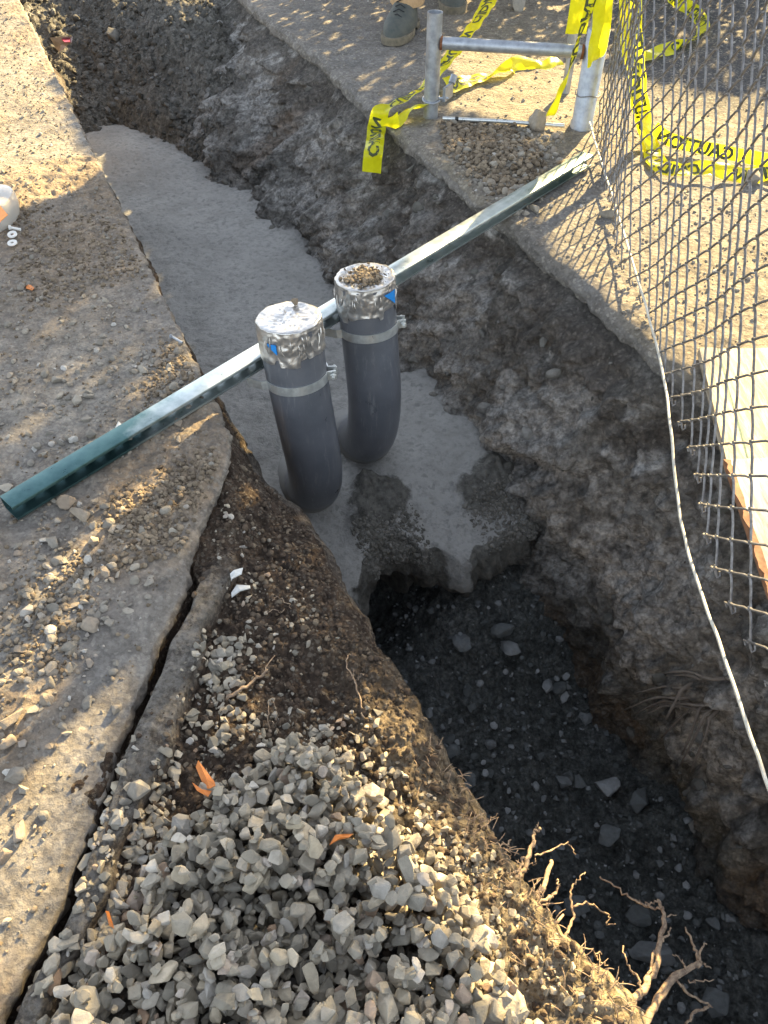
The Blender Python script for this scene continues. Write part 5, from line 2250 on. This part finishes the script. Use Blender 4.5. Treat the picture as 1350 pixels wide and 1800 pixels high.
root_thing('fine branching rootlets at the upper end of the sunlit rim', [
    ([(840, 1458, -.09), (856, 1450, -.11), (862, 1440, -.12), (875, 1430, -.13)], .0016, .0009),
    ([(856, 1452, -.11), (860, 1468, -.11), (868, 1480, -.11)], .0012, .0007),
    ([(868, 1482, -.1), (888, 1484, -.12), (896, 1478, -.13), (890, 1495, -.13), (882, 1508, -.12)], .0018, .0012),
    ([(896, 1480, -.13), (898, 1500, -.13), (895, 1520, -.12)], .0014, .0008)])
root_thing('tangle of thin roots hanging down the rim at the bottom', [
    ([(1030, 1735, -.12), (1050, 1728, -.14), (1072, 1738, -.17), (1095, 1755, -.19)], .002, .0012),
    ([(1030, 1740, -.12), (1045, 1765, -.14), (1060, 1800, -.15)], .002, .0012),
    ([(1050, 1695, -.15), (1062, 1720, -.17), (1075, 1745, -.18), (1100, 1765, -.2)], .0013, .0009),
    ([(1095, 1725, -.2), (1098, 1750, -.2), (1100, 1768, -.2)], .0014, .0008)])


def rz(px, py, d=.0):
    w = hz(px, py, HB, -.07)
    return (px, py, w.z + d)


root_thing('thin pale root squiggling up the dark soil bank', [
    ([rz(640, 1262, .004), rz(632, 1225, .012), rz(622, 1195, .018), rz(610, 1172, .02), rz(612, 1150, .02), rz(626, 1152, .015)], .0022, .0009),
    ([rz(622, 1195, .018), rz(620, 1175, .02)], .001, .0007),
    ([rz(626, 1205, .015), rz(632, 1190, .02), rz(640, 1184, .02)], .0011, .0007)])
root_thing('brown stick lying on the soil between slab crack and gravel', [
    ([rz(398, 1230, .006), rz(425, 1212, .012), rz(452, 1192, .016), rz(470, 1176, .018)], .0042, .0028),
    ([rz(460, 1186, .016), rz(483, 1152, .025)], .0016, .001),
    ([rz(455, 1190, .016), rz(445, 1180, .02)], .0014, .001)])
root_thing('thin rootlets beside the two white shards', [
    ([rz(466, 1080, .01), rz(480, 1072, .014), rz(492, 1078, .014), rz(500, 1070, .014)], .001, .0007),
    ([rz(478, 1056, .01), rz(488, 1050, .014), rz(505, 1060, .014), rz(512, 1070, .012)], .001, .0007)])
root_thing('pair of thin upright rootlets above the gravel tip', [
    ([rz(472, 1285, .004), rz(471, 1255, .02), rz(473, 1233, .03)], .0012, .0008),
    ([rz(473, 1233, .03), rz(484, 1240, .03), rz(487, 1262, .015)], .001, .0006)])


# fine dry fibres on the sunlit crest of the bank
mbf = MB()
for i in range(260):
    b = -rng.uniform(.85, 1.45)
    a = float(a_bank(np.array([b]))[0]) - abs(rng.normal()) * .045 + .004
    x, y = ab2xy(a, b)
    z = float(h_bank(np.array([x]), np.array([y]))[0])
    L = rng.uniform(.008, .028)
    th = rng.uniform(-1.2, 1.6)
    d = Vector((math.cos(th), math.sin(th), rng.uniform(-.3, .25)))
    p = Vector((x, y, z + .001))
    side = Vector((-d.y, d.x, rng.uniform(-.5, .5))) * rng.uniform(-.5, .5)
    pts = [p + d * L * u + side * L * u * u + Vector((0, 0, .2 * L * math.sin(u * 3.1))) for u in (0, .25, .5, .75, 1)]
    mbf.tube(pts, [.0008, .0008, .0007, .0006, .0004], 4)
tag(mbf.build('root_fibres', M['root'], None, smooth=True), 'fine dry root fibres matting the sunlit crest of the soil bank', 'fibres', None, 'stuff')


# dark bundle of torn roots / fibres in the far wall
def root_bundle():
    t = None
    rd = random.Random(9)
    mbs = []
    base = None
    for i in range(13):
        b = -.83 + rd.gauss(0, .03)
        z = -.62 + rd.gauss(0, .03)
        p, nn = wall_hit(b, z)
        if p is None:
            continue
        p = Vector(p)
        if t is None:
            t = empty('root_bundle', p, 'bundle of dark torn roots hanging from the far wall low over the pit', 'root')
        inward = Vector((-NX, -NY, 0))
        along = Vector((DX, DY, 0))
        fan = rd.uniform(-.6, 1.0)
        pts = [p - inward * .02]
        L = rd.uniform(.10, .22)
        for k in range(1, 7):
            u = k / 6
            pts.append(p + inward * (.02 + .05 * u) + along * fan * .12 * u + Vector((0, 0, -L * u * u * .9 + rd.gauss(0, .004))))
        mb = MB()
        mb.tube(pts, [rd.uniform(.003, .007) * (1 - .5 * k / 6) for k in range(7)], 7)
        mb.build('fibre', M['root_dark'], t, smooth=True, angle=180)


root_bundle()
root_thing('brown curved root end at the right picture edge low in the pit', [([(1380, 1420, -.75), (1345, 1435, -.8), (1325, 1448, -.82), (1308, 1458, -.83)], .014, .009)], mat='root_dark')
# roots clinging low on the rim: broken grey pipe end among roots
mb = MB()
p0 = gz(1085, 1850, -.2)
p1_ = gz(1110, 1775, -.21)
mb.tube([p0, p1_], .022, 18)
mb.tube([gz(1055, 1855, -.2), gz(1078, 1790, -.22)], .011, 12)
o = mb.build('clay_pipe_stub', M['shard'] if False else simple('grey_clay', (.26, .25, .23), .8), None, smooth=True)
tag(o, 'grey broken pipe stub sticking out beneath the forked root at the bottom edge', 'pipe stub')


# ------------------------------------------------------------------ bottle and washers at the left edge
def build_jug():
    c = gz(-18, 382, .02)
    t = empty('plastic_jug', c, 'clear plastic container with an orange label cut by the left picture edge', 'container')
    mb = MB()
    n = 40
    rings = []
    for s, z in ((.6, .0), (.93, .008), (1, .03), (1, .06), (.94, .078), (.7, .088), (.3, .09), (.02, .09)):
        rings.append([Vector((c.x + s * .085 * math.copysign(abs(math.cos(a)) ** .75, math.cos(a)), c.y + s * .115 * math.copysign(abs(math.sin(a)) ** .75, math.sin(a)), z)) for a in np.linspace(0, 2 * math.pi, n, endpoint=False)])
    mb.loft(rings)
    mb.build('shell', M['clear'], t, smooth=True)
    mb = MB()
    q = [gz(-40, 360, .092), gz(-8, 352, .092), gz(14, 378, .092), gz(-12, 402, .092)]
    mb.add(q + [p + Vector((0, 0, .0015)) for p in q], [(3, 2, 1, 0), (4, 5, 6, 7)] + [(i, (i + 1) % 4, (i + 1) % 4 + 4, i + 4) for i in range(4)])
    mb.build('label_sticker', M['orange'], t)


build_jug()


def washer(px, py, r, label, tilt):
    w = hz(px, py, HL, 0)
    mb = MB()
    n = 24
    rings = []
    R = Matrix.Rotation(tilt, 3, 'X')
    for rr, z in ((r, 0), (r, .0035), (r * .38, .0035), (r * .38, 0)):
        rings.append([w + Vector((0, 0, .010)) + R @ Vector((rr * math.cos(a), rr * math.sin(a), z)) for a in np.linspace(0, 2 * math.pi, n, endpoint=False)])
    rings.append(rings[0])
    mb.loft(rings, caps=False)
    o = mb.build('washer', M['white'], None)
    tag(o, label, 'washer', 'white washers')


washer(24, 418, .0145, 'white ring washer nearest the clear container', .25)
washer(24, 433, .0145, 'white ring washer below the other one, lying flatter', .1)
mb = MB()
a_, b_ = hz(20, 404, HL, 0), hz(38, 408, HL, 0)
mb.tube([a_ + Vector((0, 0, .008)), b_ + Vector((0, 0, .008))], .004, 10)
mb.tube([a_ + Vector((0, 0, .008)), a_ + Vector((-.004, 0, .008))], .008, 6)
tag(mb.build('bolt', M['white']), 'short pale bolt lying beside the white washers', 'bolt')
mb = MB()
a_, b_ = hz(303, 596, HL, 0), hz(322, 607, HL, 0)
mb.tube([a_ + Vector((0, 0, .008)), b_ + Vector((0, 0, .008))], .0035, 10)
mb.tube([a_ + Vector((0, 0, .008)), a_ + Vector((-.004, .001, .008))], .0065, 6)
tag(mb.build('bolt', M['galv']), 'short grey bolt on the slab rim left of the capped pipes', 'bolt')


# ------------------------------------------------------------------ person (boots in view)
def build_person():
    toe = gz(676, 92, 0)
    heel = gz(722, 42, 0)
    d1 = Vector((toe.x - heel.x, toe.y - heel.y, 0)).normalized()
    org = Vector((.26, 4.42, 0))
    t = empty('person', (org.x, org.y, 0), 'person in tan work trousers and dusty dark lace-up boots at the trench edge', 'person')

    def boot(heelp, d, Lf=.345):
        s = Vector((-d.y, d.x, 0))
        slices = [(.030, -.005, 1.0, .052), (.045, -.008, .985, .053), (.062, -.006, .955, .052), (.078, -.002, .88, .049), (.092, .0, .76, .045), (.104, .002, .64, .042), (.118, .004, .53, .040), (.135, .004, .46, .040), (.16, .002, .42, .042), (.19, .0, .41, .045), (.21, .0, .41, .045)]
        rings = []
        n = 36
        for z, y0, y1, w in slices:
            f0, f1 = y0, y1 * Lf
            w = w * 1.22
            ring = []
            for k in range(n):
                a = 2 * math.pi * k / n
                ca, sa = math.cos(a), math.sin(a)
                l = (f0 + f1) / 2 + (f1 - f0) / 2 * math.copysign(abs(ca) ** .8, ca)
                u = (l - f0) / (f1 - f0)
                ww = w * (.80 + .28 * math.sin(min(max(u, 0), 1) * math.pi * .78))
                ring.append(heelp + d * l + s * (ww * math.copysign(abs(sa) ** .85, sa)) + Vector((0, 0, z)))
            rings.append(ring)
        mb = MB()
        mb.loft(rings)
        bt = mb.build('boot', M['boot'], t, smooth=True, angle=60)
        mb = MB()
        for (a0, a1, zb) in ((-.012, .30, .0), (.26, 1.025, .0)):
            rings = []
            for z, sc in ((zb + .001, 1.0), (.012, 1.02), (.022, 1.03), (.033, 1.0)):
                ring = []
                for k in range(n):
                    a = 2 * math.pi * k / n
                    ca, sa = math.cos(a), math.sin(a)
                    f0, f1 = a0 * Lf, a1 * Lf
                    l = (f0 + f1) / 2 + (f1 - f0) / 2 * math.copysign(abs(ca) ** .7, ca)
                    u = l / Lf
                    ww = .066 * sc * (.80 + .28 * math.sin(min(max(u, 0), 1) * math.pi * .78))
                    zz = z + (.012 if .22 < u < .45 and z < .01 else 0)
                    ring.append(heelp + d * l + s * (ww * math.copysign(abs(sa) ** .8, sa)) + Vector((0, 0, zz)))
                rings.append(ring)
            mb.loft(rings)
        mb.build('sole', M['sole'], bt, smooth=True, angle=35)
        mb = MB()
        for k in range(4):
            l = Lf * (.47 + .075 * k)
            z = .141 - .0135 * k
            q = []
            for j in range(7):
                v = -.026 + .052 * j / 6
                q.append(heelp + d * (l + .006 * (1 if (k % 2) else -1) * (j / 3 - 1)) + s * v + Vector((0, 0, z - abs(v) * .45 + .003)))
            mb.tube(q, .0026, 6)
        k0 = heelp + d * (Lf * .45) + Vector((0, 0, .150))
        for sg in (-1, 1):
            mb.tube([k0, k0 + s * sg * .02 + Vector((0, 0, .012)), k0 + s * sg * .035 + d * .01, k0 + s * sg * .018 + d * .012 - Vector((0, 0, .002)), k0], .0022, 6)
        mb.build('laces', M['lace'], bt, smooth=True)
        return heelp + d * Lf * .2

    an1 = boot(Vector((heel.x, heel.y, 0)), d1)
    toe2 = gz(800, 26, 0)
    d2 = Vector((.05, -1, 0)).normalized()
    h2 = Vector((toe2.x, toe2.y, 0)) - d2 * .345
    an2 = boot(h2, d2)
    pel = Vector(((an1.x + an2.x) / 2 + .0, (an1.y + an2.y) / 2 + .03, .93))

    # trousers: one lofted mesh per leg meeting at the hips, joined in one mesh
    mb = MB()
    def ring(c, rx, ry, n=28, wr=0.0, ph=0):
        return [c + Vector((rx * math.cos(a) * (1 + wr * math.sin(5 * a + ph)), ry * math.sin(a) * (1 + wr * math.cos(4 * a + ph)), 0)) for a in np.linspace(0, 2 * math.pi, n, endpoint=False)]
    for an, sg in ((an1, -1), (an2, 1)):
        hip = pel + Vector((sg * .095, 0, -.05))
        knee = Vector(((an.x + hip.x) / 2, (an.y + hip.y) / 2 - .03, .50))
        cs = [(.108, .082, .096), (.135, .086, .096), (.17, .083, .092), (.24, .082, .09), (.34, .084, .09), (.5, .085, .09)]
        rs = []
        for i, (z, rx, ry) in enumerate(cs):
            u = (z - .13) / (.5 - .13)
            c = Vector((an.x, an.y, 0)).lerp(Vector((knee.x, knee.y, 0)), max(u, 0))
            c.z = z
            rs.append(ring(c, rx, ry, wr=.05, ph=i))
        for z, rx, ry in ((.62, .092, .1), (.76, .102, .112), (.88, .11, .122)):
            u = (z - .5) / .38
            c = Vector((knee.x, knee.y, 0)).lerp(Vector((hip.x, hip.y, 0)), u)
            c.z = z
            rs.append(ring(c, rx, ry, wr=.03, ph=i))
        mb.loft(rs)
    mb.loft([ring(pel + Vector((0, 0, dz)), rx, ry) for dz, rx, ry in ((-.12, .19, .125), (-.05, .2, .135), (.05, .185, .125), (.12, .175, .12))])
    mb.build('trousers', M['pants'], t, smooth=True, angle=70)
    mb = MB()
    mb.loft([ring(pel + Vector((0, 0, dz)), rx, ry, wr=.02) for dz, rx, ry in ((.06, .195, .135), (.15, .185, .13), (.28, .2, .135), (.40, .215, .135), (.47, .20, .12), (.52, .12, .09), (.55, .075, .07))])
    sh = pel + Vector((0, 0, .46))
    hands = []
    for sg in (-1, 1):
        s0 = sh + Vector((sg * .17, 0, 0))
        el = sh + Vector((sg * .27, .04, -.28))
        wr_ = sh + Vector((sg * .24, -.12, -.48))
        mb.tube(catmull([s0, s0.lerp(el, .5), el, el.lerp(wr_, .5), wr_], 3), [.075, .072, .068, .063, .06, .056, .053, .05, .048, .046, .045, .044, .042][:13], 16)
        hands.append((el, wr_))
    mb.build('shirt', M['shirt'], t, smooth=True, angle=70)
    # continuous body (skin modifier), root at the pelvis
    vs, es, rad = [], [], []

    def av(p, r, par=None):
        vs.append(Vector(p))
        rad.append(r)
        if par is not None:
            es.append((par, len(vs) - 1))
        return len(vs) - 1
    r0 = av(pel, .10)
    sp = av(pel + Vector((0, 0, .25)), .10, r0)
    ch = av(pel + Vector((0, 0, .43)), .09, sp)
    nk = av(pel + Vector((0, -.01, .56)), .055, ch)
    hd = av(pel + Vector((0, -.025, .66)), .075, nk)
    hd2 = av(pel + Vector((0, -.02, .76)), .08, hd)
    av(pel + Vector((0, -.115, .675)), .016, hd)          # nose
    for sg, (el, wr_) in zip((-1, 1), hands):
        a = av(sh + Vector((sg * .15, 0, 0)), .05, ch)
        b = av(el, .04, a)
        c = av(wr_, .028, b)
        pm = av(wr_ + Vector((0, -.03, -.06)), .030, c)
        for k in range(4):
            f1 = av(wr_ + Vector((sg * (-.03 + .02 * k), -.05, -.10)), .009, pm)
            f2 = av(wr_ + Vector((sg * (-.03 + .02 * k), -.052, -.13 - .004 * (k in (1, 2)))), .008, f1)
            av(wr_ + Vector((sg * (-.028 + .019 * k), -.04, -.155 - .006 * (k in (1, 2)))), .0075, f2)
        th = av(wr_ + Vector((-sg * .045, -.04, -.06)), .010, pm)
        av(wr_ + Vector((-sg * .055, -.05, -.095)), .008, th)
    for an, sg in ((an1, -1), (an2, 1)):
        h = av(pel + Vector((sg * .09, 0, -.06)), .08, r0)
        k = av(((an.x + pel.x + sg * .09) / 2, (an.y + pel.y) / 2 - .03, .5), .055, h)
        av((an.x, an.y, .16), .036, k)
    me = bpy.data.meshes.new('body')
    me.from_pydata([tuple(v - t.location) for v in vs], es, [])
    bo = bpy.data.objects.new('body', me)
    C.objects.link(bo)
    bo.parent = t
    me.materials.append(M['skin'])
    md = bo.modifiers.new('skin', 'SKIN')
    for i, r in enumerate(rad):
        me.skin_vertices[0].data[i].radius = (r, r)
    me.skin_vertices[0].data[0].use_root = True
    sb = bo.modifiers.new('sub', 'SUBSURF')
    sb.levels = 2
    sb.render_levels = 2
    mb = MB()
    hc = pel + Vector((0, .0, .76))
    mb.loft([ring(hc + Vector((0, 0, dz)), rx, rx * 1.12) for dz, rx in ((-.06, .082), (-.01, .094), (.05, .09), (.085, .06), (.10, .01))])
    mb.build('hair', M['hair'], t, smooth=True, angle=80)


build_person()


# ------------------------------------------------------------------ leafy sun blockers added out of view, open where sunlit patches should fall
YH = 5.6


def to_blocker(p):
    k = (YH - p.y) / SUN.y
    return (p.x + SUN.x * k, p.z + SUN.z * k)


def hp(px, z=0.0):
    return [to_blocker(gz(a, b, z)) for a, b in px]


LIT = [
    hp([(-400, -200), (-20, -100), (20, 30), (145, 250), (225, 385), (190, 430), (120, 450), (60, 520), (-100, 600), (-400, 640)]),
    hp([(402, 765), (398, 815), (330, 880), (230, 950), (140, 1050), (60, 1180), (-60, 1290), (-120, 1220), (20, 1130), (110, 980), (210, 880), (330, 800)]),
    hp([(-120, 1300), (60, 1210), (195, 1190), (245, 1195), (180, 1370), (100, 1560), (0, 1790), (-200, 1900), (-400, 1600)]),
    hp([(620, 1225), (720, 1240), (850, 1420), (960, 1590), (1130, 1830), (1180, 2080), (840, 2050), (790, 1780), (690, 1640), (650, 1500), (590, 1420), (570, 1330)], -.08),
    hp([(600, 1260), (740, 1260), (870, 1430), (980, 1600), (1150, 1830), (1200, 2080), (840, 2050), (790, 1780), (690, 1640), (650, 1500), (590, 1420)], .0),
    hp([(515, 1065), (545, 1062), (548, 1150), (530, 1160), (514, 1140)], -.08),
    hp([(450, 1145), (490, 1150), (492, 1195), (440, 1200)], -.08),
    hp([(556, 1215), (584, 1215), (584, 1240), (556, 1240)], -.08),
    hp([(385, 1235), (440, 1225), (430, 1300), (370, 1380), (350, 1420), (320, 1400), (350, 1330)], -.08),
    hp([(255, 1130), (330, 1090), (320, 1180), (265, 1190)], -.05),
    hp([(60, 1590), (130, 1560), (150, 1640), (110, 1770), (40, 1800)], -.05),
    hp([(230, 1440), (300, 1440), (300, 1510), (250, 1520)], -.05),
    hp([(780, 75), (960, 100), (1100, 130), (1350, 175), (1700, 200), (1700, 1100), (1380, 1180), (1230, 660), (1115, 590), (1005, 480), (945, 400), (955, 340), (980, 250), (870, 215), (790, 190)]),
    [to_blocker(gx(a, b, .68)) for a, b in ((1150, 640), (1360, 620), (1400, 1300), (1340, 1180), (1180, 860))],
    [to_blocker(gz(a, b, .15)) for a, b in ((455, 530), (500, 508), (560, 520), (568, 570), (545, 595), (480, 600))],
    [to_blocker(gz(a, b, .14)) for a, b in ((600, 480), (640, 455), (670, 462), (660, 500), (620, 520))],
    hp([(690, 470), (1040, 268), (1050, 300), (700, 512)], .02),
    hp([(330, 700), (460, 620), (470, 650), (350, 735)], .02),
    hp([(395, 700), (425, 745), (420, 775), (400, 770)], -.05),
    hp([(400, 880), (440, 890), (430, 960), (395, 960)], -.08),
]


def build_sunblockers():
    rd = random.Random(12)
    # three neighbouring blockers share one added screen of leaves
    spans = [(-.4, 1.5), (1.5, 2.9), (2.9, 5.0)]
    labs = ['dense leafy shrub on the far side beyond the worker', 'dense leafy shrub beyond the steel frame', 'dense leafy shrub beyond the fence to the right']
    for (x0, x1), lab in zip(spans, labs):
        t = empty('shrub', ((x0 + x1) / 2, YH, 0), lab, 'shrub', 'shrubs beyond the trench')
        vs, fs = [], []
        n = int((x1 - x0) * 3.2 * 3700)
        for i in range(n):
            x = rd.uniform(x0, x1)
            z = rd.uniform(.10, 3.3)
            if z > 3.05 + .2 * math.sin(x * 5):
                continue
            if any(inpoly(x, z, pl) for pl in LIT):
                continue
            dy = rd.uniform(-.10, .10)
            k = dy / SUN.y
            c = Vector((x + SUN.x * k, YH + dy, z + SUN.z * k))
            s = rd.uniform(.020, .042)
            u = Vector((rd.gauss(0, 1), rd.gauss(0, .6), rd.gauss(0, 1))).normalized()
            v = u.cross(Vector((rd.gauss(0, .5), 1, rd.gauss(0, .5)))).normalized()
            b = len(vs)
            vs += [c - u * s, c + v * s * .5, c + u * s, c - v * s * .5]
            fs.append((b, b + 1, b + 2, b + 3))
        me = np_mesh('foliage', np.array([tuple(v) for v in vs]), quads=np.array(fs), smooth=False)
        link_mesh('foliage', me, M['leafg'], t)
        mb = MB()
        for k in range(6):
            xx = x0 + (x1 - x0) * (k + .5) / 6
            mb.tube([Vector(((x0 + x1) / 2 + (xx - (x0 + x1) / 2) * .25, YH + .06, -.02)), Vector(((x0 + xx) / 2 * .5 + (x1 + xx) / 2 * .5, YH + .08, .35)), Vector((xx, YH + .05, .7))], [.02, .012, .005], 6)
        mb.build('stems', M['bark'], t, smooth=True)


build_sunblockers()
